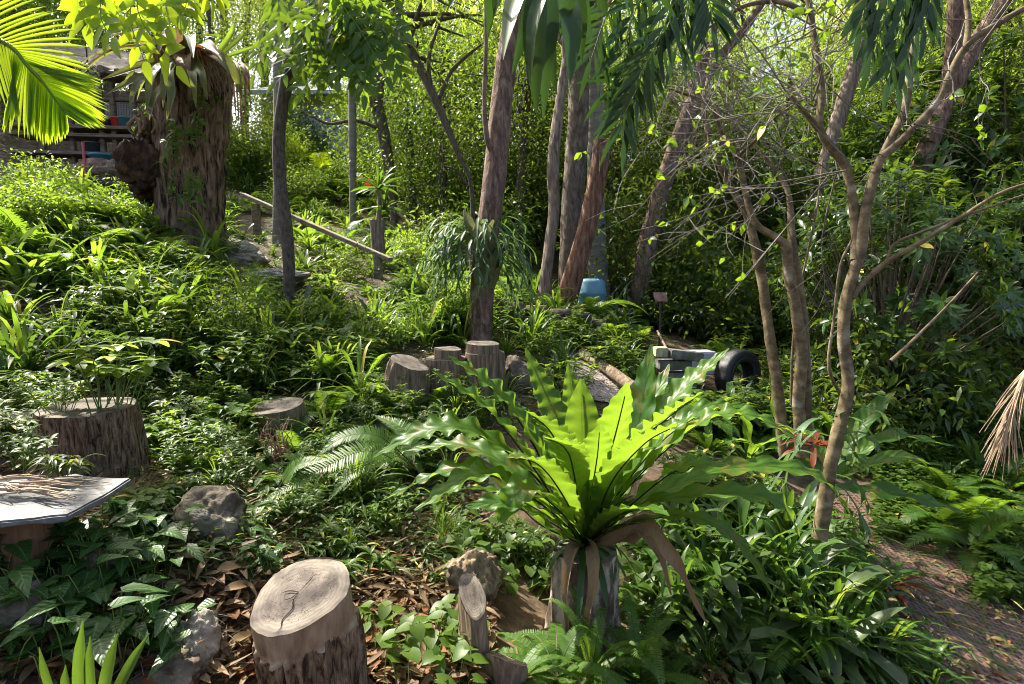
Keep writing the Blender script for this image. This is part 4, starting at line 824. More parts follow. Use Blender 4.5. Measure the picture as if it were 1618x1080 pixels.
tips = [(1120, 165, 4), (1112, 100, 4.1), (1150, 180, 4.1), (1200, 240, 4), (1250, 150, 3.1), (1160, 250, 3.9), (1285, 50, 3.2), (1180, 8, 3.3), (1290, 150, 3.2), (1140, 210, 4), (1225, 190, 3.7), (1130, 240, 4.05), (1330, 270, 3.1), (1240, 300, 3.9), (1100, 140, 4.1), (1215, 310, 3.9), (1270, 175, 3.1), (1110, 200, 4.0), (1430, 200, 3.1), (1530, 70, 3.1)]
for k in range(150):
    a = P(*tips[k % len(tips)]) + rdir(1)[0] * .06; d = nrm(rdir(1)[0] + [-.35, 0, .25]); L = U(.3, 1.05); s = rdir(1)[0] * .22
    p = [a, a + d * L * .4 + s * .25, a + d * L * .75 + s * .1, a + d * L + s * .6]; tube(mb, p, [U(.003, .0055), .0026, .0012], 5, 10, cap=False)
    TIPS += [p[2], p[3], (p[2] + p[3]) / 2]
    for j in range(2):
        b = p[1] + (p[2] - p[1]) * U(0, 1); d2 = nrm(d + rdir(1)[0] * 1.1); tube(mb, [b, b + d2 * L * .25 + s * .2, b + d2 * L * .5], [.003, .0012], 4, 6, cap=False)
mb.build('twigs', surf('twig_grey', [(.10, .085, .07), (.22, .195, .165)], (30, 30, 30), bump=.2, dist=.003), ms)
mb = MB(); TIPS = np.array(TIPS); tp = np.repeat(TIPS[RNG.random(len(TIPS)) < .42], 3, 0); n = len(tp); leaves(mb, tp, nrm(rdir(n) + [0, 0, -.4]), nrm(rdir(n) + [0, -.3, .8]), U(.035, .075, n), U(.022, .045, n), 3, 'ovate', .4, .2)
mb.build('leaves', LM['over'], ms)

# ---- background wood: each tree its own trunk and crown, from a handful of builds
def make_tree(name, leaf, h, cr_, ncl, nper, L, W, spread, bark, low=.35, flat=.7, trunk_r=.12, prof='lance', droop=.25):
    th = thing(name, 'source', 'tree', (0, 0, 0)); lean = U(-.4, .4, 2)
    tp = [np.array([0, 0, -.3]), np.array([lean[0] * .3, lean[1] * .3, h * .35]), np.array([lean[0], lean[1], h * .7]), np.array([lean[0] * 1.2, lean[1] * 1.2, h * .95])]
    mb = MB(); tube(mb, tp, [trunk_r * 1.2, trunk_r, trunk_r * .7, trunk_r * .3], 12, 26, rough=.06, ridge=.04)
    cen = ell(ncl, (lean[0], lean[1], h * (low + (1 - low) / 2)), (cr_, cr_, h * (1 - low) / 2)); limbs(mb, tp, cen[:16], trunk_r * .3)
    a = mb.build('trunk', BM[bark], th); m2 = MB(); cloud(m2, cen, nper, spread, L, W, gaps=False, flat=flat, prof=prof, droop=droop); b = m2.build('crown', LM[leaf], th)
    KIDS[th.name] = [a, b]; return th
TV = [make_tree('forest_tree', 'gum', 9.0, 2.6, 76, 110, .115, .044, .34, 'grey', .3),
      make_tree('forest_tree', 'deep', 7.0, 2.3, 84, 115, .11, .044, .40, 'dark', .12),
      make_tree('forest_tree', 'lime', 8.0, 2.5, 68, 110, .105, .046, .33, 'grey', .25, prof='ovate'),
      make_tree('forest_tree', 'herb', 5.5, 2.0, 84, 105, .105, .042, .36, 'dark', .05),
      make_tree('forest_tree', 'gum', 11.0, 2.6, 60, 110, .115, .042, .34, 'pale', .45)]
LB = ['olive leaved tree', 'dark dense leaved tree', 'light yellow green tree', 'bushy mid green tree', 'tall open crowned tree']
BT = [ # px, y distance, variant, scale
 (30, 15, 1, 1.0), (-60, 12, 2, 1.0), (100, 19, 0, 1.1), (190, 22, 2, 1.1), (255, 17, 3, .8), (330, 20, 0, 1.0), (395, 25, 1, 1.2), (470, 27, 2, 1.2), (520, 30, 0, 1.3), (640, 19, 2, .95), (655, 14, 1, .8), (700, 13, 3, .85), (720, 17, 0, 1.0), (775, 22, 1, 1.1), (820, 12, 1, .75),
 (835, 16, 2, .95), (880, 19, 0, 1.1), (930, 14.5, 3, .95), (985, 13, 1, .7), (1020, 17, 0, .9), (1060, 21, 2, 1.0), (1085, 14, 3, .8), (1130, 18, 1, .72), (1170, 12.5, 3, .75), (1245, 14, 3, .72), (1290, 20, 1, .75),
 (1345, 12.5, 1, .62), (1350, 17, 0, 1.0), (1410, 12, 3, .9), (1440, 18, 4, 1.0), (1480, 13.5, 2, .85), (1500, 21, 0, 1.1), (1550, 12, 1, .9), (1590, 16, 0, 1.0), (1640, 11, 2, .85), (1700, 15, 1, 1.1), (600, 24, 2, 1.1), (1110, 27, 4, 1.0), (1320, 28, 4, .9), (10, 23, 4, 1.1), (580, 33, 1, 1.4), (150, 30, 1, 1.3), (860, 28, 4, 1.1), (960, 24, 0, 1.1), (1400, 27, 1, 1.3), (1620, 24, 1, 1.3),
 (1000, 30, 0, 1.7), (1090, 33, 2, 1.7), (1330, 23, 0, 1.35), (1420, 22, 2, 1.4), (1490, 26, 0, 1.6), (1560, 20, 2, 1.4), (1630, 19, 0, 1.5), (1700, 22, 2, 1.6), (1150, 23, 0, 1.1), (1530, 15.5, 2, 1.15), (1610, 13.5, 0, 1.1), (1460, 15.5, 0, 1.1), (1385, 15, 2, 1.0),
 (930, 21, 2, 1.4), (860, 23, 0, 1.5), (790, 27, 0, 1.6), (740, 21, 2, 1.3), (680, 25, 0, 1.5), (640, 29, 2, 1.6), (490, 36, 0, 1.9), (430, 31, 2, 1.6), (370, 28, 0, 1.5), (230, 27, 0, 1.5), (150, 24, 2, 1.35), (70, 20, 0, 1.3), (0, 17, 2, 1.2), (-80, 18, 0, 1.3), (60, 15, 2, .9), (360, 17.5, 2, .8)]
ANCH = [(0, 'behind the palm frond at the left edge'), (120, 'behind the potting shed'), (300, 'behind the massive dead trunk'), (440, 'above the handrail, left of the white house'), (545, 'behind the white house'), (640, 'right of the white house'), (775, 'behind the staghorn trunk'), (900, 'behind the group of gum trunks'), (1020, 'beyond the leaning gum with the small staghorn'), (1130, 'beyond the plaque and block pile'), (1260, 'behind the many stemmed tree'), (1400, 'behind the shrubs right of the many stemmed tree'), (1560, 'at the right edge behind the dark glossy shrubs')]
USED = {}
def where(px): return min(ANCH, key=lambda a: abs(a[0] - px))[1]
def uniq(label, kind):
    """equal looking neighbours that nothing tells apart share one label and one group"""
    return label, kind + ' ' + label.split(' ', 1)[0] + ' #' if False else kind
first = set()
BT = [(a, b, (3 if (i % 2 and c == 2) else c), d) for i, (a, b, c, d) in enumerate(BT)] + [(x, y, 1, s) for x, y, s in ((740, 15, .9), (800, 14, .8), (870, 15.5, .9), (960, 12.5, .75), (1030, 13, .7), (1075, 12, .7), (1125, 13.5, .75), (1180, 15, .8), (1225, 12.2, .7), (1290, 13, .75), (1320, 15, .85), (1370, 13.5, .8), (1430, 14, .9), (1500, 12, .8), (1580, 13.5, .95), (680, 16, .85), (630, 17, .8))]
for k, (px, yy, v, s) in enumerate(BT):
    p = P(px, 400, yy); loc = gp(p[0], yy); far = 'far ' if yy > 19 else ('near ' if yy < 13.5 else '')
    lab = far + LB[v] + ' ' + where(px); r = TV[v]
    if v not in first: first.add(v); r.location = loc; r.scale = (s,) * 3; r.rotation_euler = (0, 0, U(0, 6)); o = r; 
    else: o = dup(r, loc, U(0, 6.28), (s * U(.9, 1.1), s * U(.9, 1.1), s))
    o['label'] = lab; o['group'] = 'trees of the wood ' + where(px)

# ================================================================== UNDERSTOREY PLANTS (built once each at the origin, then copied)
O3 = np.zeros(3)
def single(name, cat, mb, mats):
    o = mb.build(name, mats); o['category'] = cat; return o
def az(a, e): return np.array([math.cos(a) * math.cos(e), math.sin(a) * math.cos(e), math.sin(e)])
def g_fern(leaf='fern', n=11, L=.55, ll=.11, lw=.020, np_=20, droop=.75):
    mb = MB()
    for k in range(n):
        a = k * 2.4 + U(-.3, .3); p = arch([math.cos(a) * .02, math.sin(a) * .02, 0], az(a, U(.6, 1.2)), L * U(.7, 1.1), droop * U(.7, 1.2)); pinnate(mb, p, np_, ll, lw, ang=72, stem=.004, droop=.2)
    return single('fern', 'fern', mb, [LM[leaf], SM['frondstem']])
def g_sword(n=14, L=.6): 
    mb = MB()
    for k in range(n):
        a = k * 2.4 + U(-.3, .3); p = arch(O3, az(a, U(.5, 1.3)), L * U(.6, 1.1), .8 * U(.7, 1.3)); pinnate(mb, p, 34, .042, .011, ang=85, taper=False, stem=.003, droop=.05, start=.05)
    return single('sword_fern', 'fern', mb, [LM['fern'], SM['frondstem']])
def g_strap(leaf='strap', n=24, L=.5, W=.034, droop=.9, name='strap_plant', prof='strap', e=(.5, 1.45)):
    mb = MB(); a = np.arange(n) * 2.4 + U(-.4, .4, n); el = U(e[0], e[1], n); d = np.stack([np.cos(a) * np.cos(el), np.sin(a) * np.cos(el), np.sin(el)], 1)
    leaves(mb, d * [.03, .03, 0], d, nrm(np.stack([-np.cos(a), -np.sin(a), np.full(n, .6)], 1)), L * U(.6, 1.15, n), W * U(.8, 1.1, n), 8, prof, droop * U(.6, 1.2, n), .35)
    return single(name, 'strap-leaved plant', mb, LM[leaf])
def g_herb(leaf='herb', stems=12, h=.34, L=.085, W=.026, nl=13, name='leafy_herb', droop=.5, prof='lance', sp=.14):
    mb = MB()
    for k in range(stems):
        a = U(0, 6.28); b = np.array([math.cos(a), math.sin(a), 0]) * U(0, sp); d = nrm([math.cos(a) * U(.1, .7), math.sin(a) * U(.1, .7), 1]); hh = h * U(.5, 1.15); p = cr([b, b + d * hh * .5, b + d * hh + [0, 0, -.02]], 8)
        tube(mb, p, [.004, .002], 4, smooth=False, m=1, cap=False); t = np.concatenate([U(.25, 1, nl), np.ones(4)]); q = np.stack([np.interp(t, np.linspace(0, 1, 8), p[:, i]) for i in range(3)], 1); n_ = len(t)
        aa = np.arange(n_) * 2.4 + U(0, 6); el = U(.0, .7, n_); dd = np.stack([np.cos(aa) * np.cos(el), np.sin(aa) * np.cos(el), np.sin(el)], 1)
        leaves(mb, q, dd, [0, 0, 1], L * U(.65, 1.15, n_), W * U(.8, 1.2, n_), 4, prof, droop, .3)
    return single(name, 'leafy plant', mb, [LM[leaf], SM['stem']])
def g_whorl(leaf='herb', stems=4, L=.17, W=.03, h=.16): return g_herb(leaf, stems, h, L, W, 8, 'whorled_herb', .85, 'lance', .09)
def g_flat(leaf='bright', stems=9, h=.26, L=.10, W=.06):
    mb = MB()
    for k in range(stems):
        a = U(0, 6.28); b = np.array([math.cos(a), math.sin(a), 0]) * U(0, .12); q = b + np.array([math.cos(a) * U(.02, .16), math.sin(a) * U(.02, .16), h * U(.6, 1.1)]); tube(mb, [b, (b + q) / 2 + [0, 0, .02], q], [.004, .0025], 4, 7, m=1, cap=False)
        n = 5; aa = np.linspace(0, 6.28, n, endpoint=False) + U(0, 6); dd = np.stack([np.cos(aa), np.sin(aa), U(-.3, .35, n)], 1); leaves(mb, np.tile(q, (n, 1)), dd, [0, 0, 1], L * U(.75, 1.15, n), W * U(.85, 1.1, n), 5, 'ovate', .28, .12)
    return single('seedling_clump', 'seedlings', mb, [LM[leaf], SM['stem']])
def g_shrub(leaf='herb', r=.5, h=.8, ncl=26, nper=34, L=.085, W=.032, spread=.13, K=3, prof='lance', name='shrub'):
    mb = MB(); cen = ell(ncl, (0, 0, h * .55), (r, r, h * .5)); cloud(mb, cen, nper, spread, L, W, K, gaps=False, prof=prof, droop=.45)
    for c in cen: tube(mb, [O3 + rdir(1)[0] * [.05, .05, 0], c * [.4, .4, .55], c], [.010, .006, .002], 5, 7, m=1, cap=False)
    return single(name, 'shrub', mb, [LM[leaf], SM['twig']])
def g_glossy(r=1.1, h=2.3, ncl=120, L=.15, W=.044, leaf='glossy'):
    mb = MB(); cen = ell(ncl, (0, 0, h * .55), (r, r, h * .5), .5); n = 13
    for c in cen:
        out = nrm(c - [0, 0, h * .4] + rdir(1)[0] * .4); u = nrm(np.cross(out, [.3, .2, 1])); v = np.cross(out, u); aa = np.arange(n) * 2.4; el = U(-.1, .9, n)
        d = (u * np.cos(aa)[:, None] + v * np.sin(aa)[:, None]) * np.cos(el)[:, None] + out * np.sin(el)[:, None]; leaves(mb, c + out * U(-.1, .03, n)[:, None], d, out + [0, 0, .5], L * U(.6, 1.15, n), W * U(.8, 1.2, n), 4, 'lance', .4, .25)
        if U(0, 1) < .6: tube(mb, [c * [.1, .1, 0], c * [.5, .5, .55], c], [.016, .010, .004], 5, 8, m=1, cap=False)
    return single('glossy_shrub', 'shrub', mb, [LM[leaf], SM['twig']])
def g_arrow(n=16, r=.2, L=.12, W=.085, h=.2, leaf='arrow', prof='arrow', name='arrowhead_vine'):
    mb = MB()
    for k in range(n):
        a = U(0, 6.28); b = np.array([math.cos(a), math.sin(a), 0]) * r * U(0, 1) ** .5; q = b + [U(-.06, .06), U(-.06, .06), h * U(.3, 1.1)]; tube(mb, [b, (b + q) / 2 + [0, 0, .03], q], [.003, .002], 4, 6, m=1, cap=False)
        a2 = U(0, 6.28); d = np.array([[math.cos(a2), math.sin(a2), U(-.5, .1)]]); leaves(mb, [q], d, [0, 0, 1], L * U(.6, 1.2), W * U(.8, 1.1), 6, prof, .35, .22, back=.55)
    return single(name, 'vine', mb, [LM[leaf], SM['stem']])
def g_palmlet(leaf='palm', n=7, L=.9, ll=.26, lw=.022):
    mb = MB()
    for k in range(n):
        a = k * 2.4; p = arch(O3, az(a, U(.7, 1.3)), L * U(.7, 1.1), .7); pinnate(mb, p, 20, ll, lw, ang=60, stem=.006, droop=.4, taper=True, prof='strap', K=3)
    return single('young_palm', 'palm', mb, [LM[leaf], SM['stem']])
def g_nest(n=14, L=.6, W=.09, leaf='nest'):
    mb = MB()
    for k in range(n):
        a = k * 2.4 + U(-.3, .3); p = arch(O3, az(a, U(.5, 1.3)), L * U(.7, 1.1), .6); h = az(a, 0); ribbon(mb, p, W, [0, 0, 1], 16, 4, 'oblan', .3, .3, 45, side=np.cross(h, [0, 0, 1]))
    return single('nest_fern', 'fern', mb, LM[leaf])
def g_grass(n=60, L=.36): return g_strap('herb', n, L, .010, 1.0, 'grass_tuft', 'taper', (.5, 1.5))
for v_ in (0,): pass
PR = dict(grass=[g_grass(), g_grass(45, .3)],fern=[g_fern(), g_fern('fern', 9, .6, .13, .024), g_fern('bright', 10, .5, .10, .02)], sword=[g_sword(), g_sword(11, .5)],
  strap=[g_strap(), g_strap('strap', 18, .42, .028), g_strap('herb', 26, .5, .026)], brom=[g_strap('brom', 20, .42, .050, .55, 'bromeliad', e=(.25, 1.3)), g_strap('brom', 16, .5, .06, .8, 'bromeliad', e=(.2, 1.2)), g_strap('bright', 18, .36, .04, .6, 'bromeliad')],
  herb=[g_herb(), g_herb('herb', 14, .42, .075, .020), g_herb('bright', 11, .36, .08, .032), g_herb('deep', 11, .4, .10, .03), g_herb('lime', 10, .38, .07, .022), g_herb('herb', 8, .5, .12, .022, 10)], whorl=[g_whorl(), g_whorl('herb', 3, .2, .034, .2), g_whorl('deep', 5, .16, .03, .14)],
  flat=[g_flat(), g_flat('lime', 12, .3, .12, .065)], shrub=[g_shrub(), g_shrub('bright', .45, .7, 24, 36, .08, .03), g_shrub('deep', .55, .9, 26, 36, .10, .036)],
  big=[g_shrub('herb', .95, 1.9, 60, 46, .11, .042, .22, 2, 'lance', 'tall_shrub'), g_shrub('deep', 1.0, 2.1, 60, 46, .12, .046, .22, 2, 'ovate', 'tall_shrub'), g_shrub('lime', .9, 1.8, 52, 44, .10, .044, .22, 2, 'lance', 'tall_shrub')],
  glossy=[g_glossy(), g_glossy(.9, 2.6, 110, .17, .05)], arrow=[g_arrow(), g_arrow(12, .16, .13, .09, .16)], heart=[g_arrow(12, .15, .10, .085, .2, 'herb', 'heart', 'heart_leaf_vine')], palmlet=[g_palmlet(), g_palmlet('bright', 6, .7, .2, .02)], nest=[g_nest(), g_nest(10, .45, .07)])
for L_ in PR.values():
    for o in L_: COL.objects.unlink(o)      # kept as sources only; every copy below is linked
LOOK = dict(grass='fine bladed grass tuft', fern='feathery green fern', sword='narrow fronded sword fern', strap='clump of arching strap leaves', brom='stiff rosette of broad strap leaves', herb='leafy green herb', whorl='slim whorled herb', flat='flat topped light green seedlings', shrub='small leafy bush',
  big='tall leafy bush', glossy='dark glossy leaved shrub', arrow='arrowhead leaved vine patch', heart='heart leaved vine', palmlet='young feather leaved palm', nest='small upright nest fern')
PL = [(310, 400, 'on the bank under the massive dead trunk'), (110, 310, 'on the sunny slope below the potting shed'), (50, 470, 'on the dark bank at the left edge'), (250, 540, 'in the bed above the wide rough stump'), (420, 540, 'in the bed above the short greyish stump'), (470, 440, 'round the foot of the thin dark curved trunk'),
 (470, 300, 'behind the upper end of the handrail'), (590, 300, 'below the white house'), (560, 600, 'left of the broken leaning stump'), (670, 420, 'left of the staghorn trunk'), (600, 480, 'under the lower end of the handrail'), (700, 520, 'above the slice topped stumps'), (830, 420, 'between the staghorn trunk and the thin pale gum'), (850, 540, 'beside the upper gravel path'), (970, 540, 'round the smooth ringed palm trunk'), (1030, 540, 'in front of the plaque'), (1120, 480, 'in the shade beyond the plaque'),
 (1190, 640, 'near the tyre behind the big fern'), (560, 720, 'on the bank left of the big fern'), (330, 700, 'between the wide rough stump and the short greyish stump'), (300, 860, 'by the broad cracked rock'), (90, 930, 'in front of the slate bench'), (30, 680, 'behind the slate bench'), (540, 860, 'between the foreground stump and the big fern'), (620, 1020, 'in the litter right of the foreground stump'), (760, 1000, 'round the short log piece'), (990, 980, 'at the foot of the big fern'), (1160, 930, 'right of the hanging dead fronds'), (1330, 1000, 'on the near side of the lower path'), (1300, 700, 'round the foot of the many stemmed tree'),
 (1480, 730, 'on the far side of the lower path'), (1590, 950, 'beside the lower path at the right edge'), (1420, 560, 'under the dark shrubs right of the many stemmed tree'), (200, 1050, 'by the pale jagged rock')]
CNT = {}
def place(kind, px, py, s=1.0, v=None, look=None, dz=0.0, loc=None, rz=None, tilt=True):
    src = PR[kind]; v = int(U(0, len(src))) if v is None else v; p = G(px, py) if loc is None else np.array(loc, float); p[2] += dz
    wh = min(PL, key=lambda a: (a[0] - px) ** 2 + 1.5 * (a[1] - py) ** 2)[2]
    o = dup(src[v], p, U(0, 6.28) if rz is None else rz, s, tilt=(U(-.15, .15), U(-.15, .15)) if tilt else (0, 0))
    o['label'] = (look or LOOK[kind]) + ' ' + wh; o['group'] = (look or LOOK[kind]) + ' growing ' + wh; CNT[kind] = CNT.get(kind, 0) + 1; return o
KEEP = [(405, 360, 34, 62), (425, 430, 55, 55), (1460, 950, 95, 95), (1560, 1030, 90, 70), (1395, 850, 55, 55), (474, 1000, 75, 110), (135, 700, 75, 60), (436, 680, 46, 56), (640, 600, 46, 50), (705, 590, 46, 44), (765, 580, 40, 42), (90, 790, 125, 36), (925, 930, 40, 60), (760, 960, 30, 50), (300, 1020, 40, 45), (1470, 930, 120, 60), (940, 610, 36, 46), (1080, 610, 75, 62), (1170, 620, 50, 52), (1043, 530, 18, 50), (345, 960, 50, 60), (310, 830, 55, 40), (640, 975, 70, 60), (800, 615, 40, 50)]
def scat(kind, rect, n, s=(.8, 1.2), v=None, clear=True):
    x0, y0, x1, y1 = rect; k = 0; tries = 0
    while k < n and tries < n * 6:
        tries += 1; px, py = U(x0, x1), U(y0, y1)
        if clear and any(((px - a) / c) ** 2 + ((py - b) / d) ** 2 < 1 for a, b, c, d in KEEP): continue
        place(kind, px, py, U(*s) * (.5 if 330 < px < 650 and 385 < py < 570 and kind in ('shrub', 'herb', 'flat', 'palmlet', 'fern') else .7 if 340 < px < 650 and 320 < py < 500 else 1), v); k += 1

# upper left sunny slope
scat('shrub', (0, 310, 230, 400), 12, (.55, .9), 1); scat('herb', (0, 320, 380, 470), 28, (.7, 1.3)); scat('fern', (40, 290, 420, 450), 26, (.8, 1.5)); scat('palmlet', (60, 330, 420, 440), 9, (.6, 1.1), 1); scat('strap', (20, 320, 420, 440), 12, (.9, 1.5), 2); scat('nest', (0, 310, 300, 420), 5, (.8, 1.2)); scat('brom', (40, 330, 400, 440), 12, (.9, 1.4), 2)
scat('brom', (0, 390, 300, 520), 26, (.8, 1.3)); scat('strap', (0, 420, 320, 540), 18, (.8, 1.2)); scat('flat', (340, 400, 560, 500), 14, (1.0, 1.6))
# dense bed in the middle left
scat('herb', (140, 450, 640, 620), 44, (.6, 1.2)); scat('brom', (140, 440, 620, 600), 14, (.8, 1.2)); scat('flat', (160, 450, 640, 600), 12, (.8, 1.2)); scat('fern', (200, 450, 660, 620), 34, (.6, 1.0)); scat('grass', (120, 430, 680, 640), 34, (.8, 1.3)); scat('palmlet', (200, 450, 640, 560), 4, (.5, .7), 1); scat('strap', (160, 460, 640, 620), 34, (.7, 1.1), 2); scat('whorl', (160, 500, 660, 700), 24, (.7, 1.1)); scat('shrub', (330, 440, 660, 560), 12, (.7, 1.1))
scat('strap', (0, 520, 200, 620), 10, (.8, 1.2))
# behind the rail and below the house
scat('fern', (370, 270, 640, 400), 22, (1.0, 1.6)); scat('strap', (370, 280, 680, 420), 34, (.9, 1.4)); scat('brom', (370, 330, 660, 430), 22, (1.0, 1.6)); scat('shrub', (360, 240, 680, 330), 18, (1.0, 1.6), 1); scat('palmlet', (380, 250, 640, 330), 7, (1.3, 2.0)); scat('herb', (380, 320, 700, 440), 24, (.9, 1.4))
scat('big', (370, 250, 470, 300), 6, (.7, 1.0)); scat('big', (620, 240, 700, 300), 6, (.8, 1.2)); scat('fern', (480, 260, 620, 320), 9, (1.0, 1.5))
# centre
scat('herb', (620, 400, 900, 540), 32, (.8, 1.3)); scat('grass', (620, 420, 1050, 600), 26, (.9, 1.5)); scat('fern', (600, 380, 900, 520), 20, (1.0, 1.6)); scat('strap', (640, 420, 900, 560), 22, (.9, 1.4)); scat('shrub', (640, 330, 900, 430), 14, (1.0, 1.7)); scat('big', (640, 300, 900, 380), 12, (.8, 1.2))
scat('strap', (840, 490, 1060, 620), 24, (.8, 1.2)); scat('herb', (830, 500, 1150, 640), 26, (.8, 1.3), 3); scat('brom', (880, 500, 1050, 600), 12, (.8, 1.2)); scat('fern', (860, 470, 1180, 600), 16, (.9, 1.4))
scat('shrub', (1040, 460, 1320, 580), 22, (.9, 1.5), 2); scat('big', (960, 400, 1330, 500), 20, (.7, 1.1), 1); scat('big', (900, 330, 1320, 420), 20, (.9, 1.4))
scat('fern', (1080, 560, 1260, 680), 12, (.8, 1.2)); scat('herb', (1080, 580, 1250, 700), 14, (.8, 1.2), 3)
# right wall of shrubs
scat('grass', (1080, 820, 1640, 1060), 20, (.6, 1.0)); scat('glossy', (1370, 560, 1640, 660), 13, (.8, 1.15)); scat('glossy', (1330, 480, 1640, 560), 16, (.9, 1.4)); scat('glossy', (1390, 460, 1660, 540), 9, (1.5, 2.1)); scat('big', (1300, 400, 1660, 490), 18, (1.0, 1.6)); scat('shrub', (1330, 560, 1600, 690), 18, (.8, 1.3), 2)
# left lower bank
scat('herb', (220, 620, 420, 760), 12, (.6, .9)); scat('fern', (330, 640, 640, 780), 12, (.55, .9)); scat('whorl', (210, 690, 680, 860), 22, (.5, .85)); scat('grass', (200, 640, 760, 900), 22, (.5, .9)); scat('herb', (220, 700, 700, 860), 14, (.45, .7)); scat('herb', (480, 620, 720, 760), 14, (.5, .8)); scat('strap', (500, 640, 760, 800), 10, (.5, .8), 2)
scat('herb', (0, 640, 70, 740), 6, (.7, .9)); scat('whorl', (440, 800, 760, 960), 13, (.5, .75)); scat('flat', (240, 640, 380, 730), 8, (.6, .9), 0)
scat('arrow', (0, 850, 300, 1060), 30, (.65, .95)); scat('arrow', (200, 820, 420, 940), 7, (.5, .8)); scat('whorl', (200, 780, 440, 900), 8, (.45, .65))
# under and right of the big fern
scat('heart', (960, 900, 1090, 1010), 7, (.8, 1.1)); scat('heart', (560, 990, 800, 1080), 7, (.6, .9)); scat('heart', (730, 860, 860, 960), 5, (.7, .9)); scat('whorl', (700, 860, 880, 960), 8, (.6, .9))
scat('strap', (1040, 860, 1280, 1000), 16, (.8, 1.2), 0); scat('brom', (1080, 880, 1300, 1080), 14, (.8, 1.2), 1); scat('fern', (1080, 820, 1290, 960), 14, (.6, .9)); scat('herb', (1050, 760, 1280, 860), 14, (.7, 1.0), 3)
scat('strap', (1230, 960, 1420, 1090), 14, (.6, .9)); scat('strap', (1590, 890, 1650, 960), 6, (.6, .9), 1); scat('strap', (1240, 800, 1350, 900), 6, (.7, 1.0)); scat('fern', (1180, 940, 1300, 1020), 8, (.5, .8))
scat('strap', (1380, 1040, 1480, 1095), 5, (.4, .6), 1); scat('brom', (1330, 890, 1420, 960), 5, (.5, .7), 2)
# right ground
scat('strap', (1400, 680, 1640, 780), 10, (.7, 1.0)); scat('herb', (1380, 650, 1640, 740), 16, (.8, 1.2), 3); scat('fern', (1480, 780, 1600, 880), 6, (.7, 1.0), 1); scat('nest', (1180, 640, 1420, 720), 8, (.8, 1.1)); scat('nest', (1110, 660, 1240, 740), 5, (.8, 1.0))

# ================================================================== THE BIG BIRD'S NEST FERN
BD = 2.6; B = P(925, 858, BD); g = gp(B[0], B[1] + .05)
nf = thing('birds_nest_fern', 'huge glowing bird\'s nest fern with long ruffled fronds in the centre', 'fern', B)
FR = [ # mid and tip pixels with depth offsets, width m, ruffle
 ([(1000, 700, .10), (1030, 545, .22)], .17, .30), ([(1048, 650, .05), (1152, 550, .12)], .14, .40), ([(886, 690, .3), (830, 550, .5)], .15, .32), ([(920, 715, .05), (918, 598, .10)], .17, .12), ([(962, 715, -.16), (992, 604, -.30)], .18, .20),
 ([(895, 740, -.2), (872, 680, -.34), (830, 648, -.44)], .17, .32), ([(838, 690, -.02), (780, 615, -.04), (708, 562, -.04)], .15, .40), ([(850, 745, -.15), (775, 650, -.28), (682, 586, -.36)], .15, .40), ([(840, 745, -.1), (745, 680, -.2), (672, 680, -.25), (590, 722, -.25)], .14, .42), ([(832, 760, .1), (740, 705, .25), (640, 712, .35)], .14, .4),
 ([(850, 790, .05), (730, 740, .15), (604, 790, .2)], .15, .45), ([(850, 790, -.2), (760, 748, -.35), (655, 806, -.42)], .13, .45), ([(1000, 760, -.2), (1100, 672, -.3), (1180, 655, -.35), (1270, 700, -.38)], .15, .45), ([(1020, 790, -.05), (1150, 740, 0), (1290, 752, .05), (1365, 848, .05)], .13, .42),
 ([(1010, 740, .12), (1100, 650, .2), (1190, 640, .3)], .14, .45), ([(1000, 805, -.3), (1120, 780, -.42), (1225, 790, -.45), (1266, 852, -.42)], .12, .42), ([(985, 830, -.3), (1080, 815, -.5), (1160, 850, -.6), (1225, 945, -.6)], .09, .4), ([(880, 800, -.35), (828, 772, -.5), (785, 830, -.55)], .13, .45),
 ([(1005, 690, .3), (1058, 575, .5)], .13, .35), ([(910, 690, .35), (898, 572, .5)], .12, .3), ([(875, 720, .4), (800, 625, .6)], .13, .42), ([(975, 730, -.25), (1050, 660, -.4), (1112, 618, -.5)], .16, .3),
 ([(960, 770, -.32), (1015, 700, -.5), (1075, 668, -.62)], .15, .32), ([(940, 740, -.26), (948, 670, -.36)], .14, .22), ([(985, 765, -.12), (1050, 690, -.2), (1130, 640, -.2)], .14, .35),
 ([(860, 830, -.38), (812, 795, -.5), (735, 800, -.55)], .12, .4), ([(908, 750, -.32), (893, 705, -.46), (858, 690, -.56)], .14, .28), ([(890, 780, -.36), (850, 730, -.52), (800, 722, -.62)], .14, .32), ([(990, 800, -.3), (1070, 740, -.45), (1150, 735, -.55)], .13, .38)]
for k, (pts, W_, rf) in enumerate(FR):
    W_ *= 1.0; rf *= .5 if abs(pts[-1][0] - 925) < 130 else .62
    W_ *= .88 if pts[-1][0] > 1170 else 1.1
    a = B + [U(-.03, .03), U(-.03, .03), -.02]; P_ = [a] + [P(x, y, BD + dd) for x, y, dd in pts]
    h = (P_[-1] - P_[0]) * [1, 1, 0]; h = nrm(h) if np.linalg.norm(h) > .05 else np.array([0, -1.0, 0])
    roll = np.array([0, 0, 1.0]) * U(.1, .5) * (1 if h[0] < 0 else -1); side = nrm(np.cross(h, [0, 0, 1]) + roll * abs(h[0]))
    mb = MB(); rb = MB(); ribbon(mb, P_, W_, [0, 0, 1], 76, 6, [.28, .42, .66, .86, .96, .97, .84, .55, .06], .22, rf, 48 if abs(h[0]) > .6 else 75, side=side, rib=rb)
    fr = mb.build('frond', LM['nest'], nf); rb.build('midrib', plain('midrib_black' if k == 0 else 'midrib_black', (.018, .02, .008), .5) if k == 0 else bpy.data.materials['midrib_black'], fr)
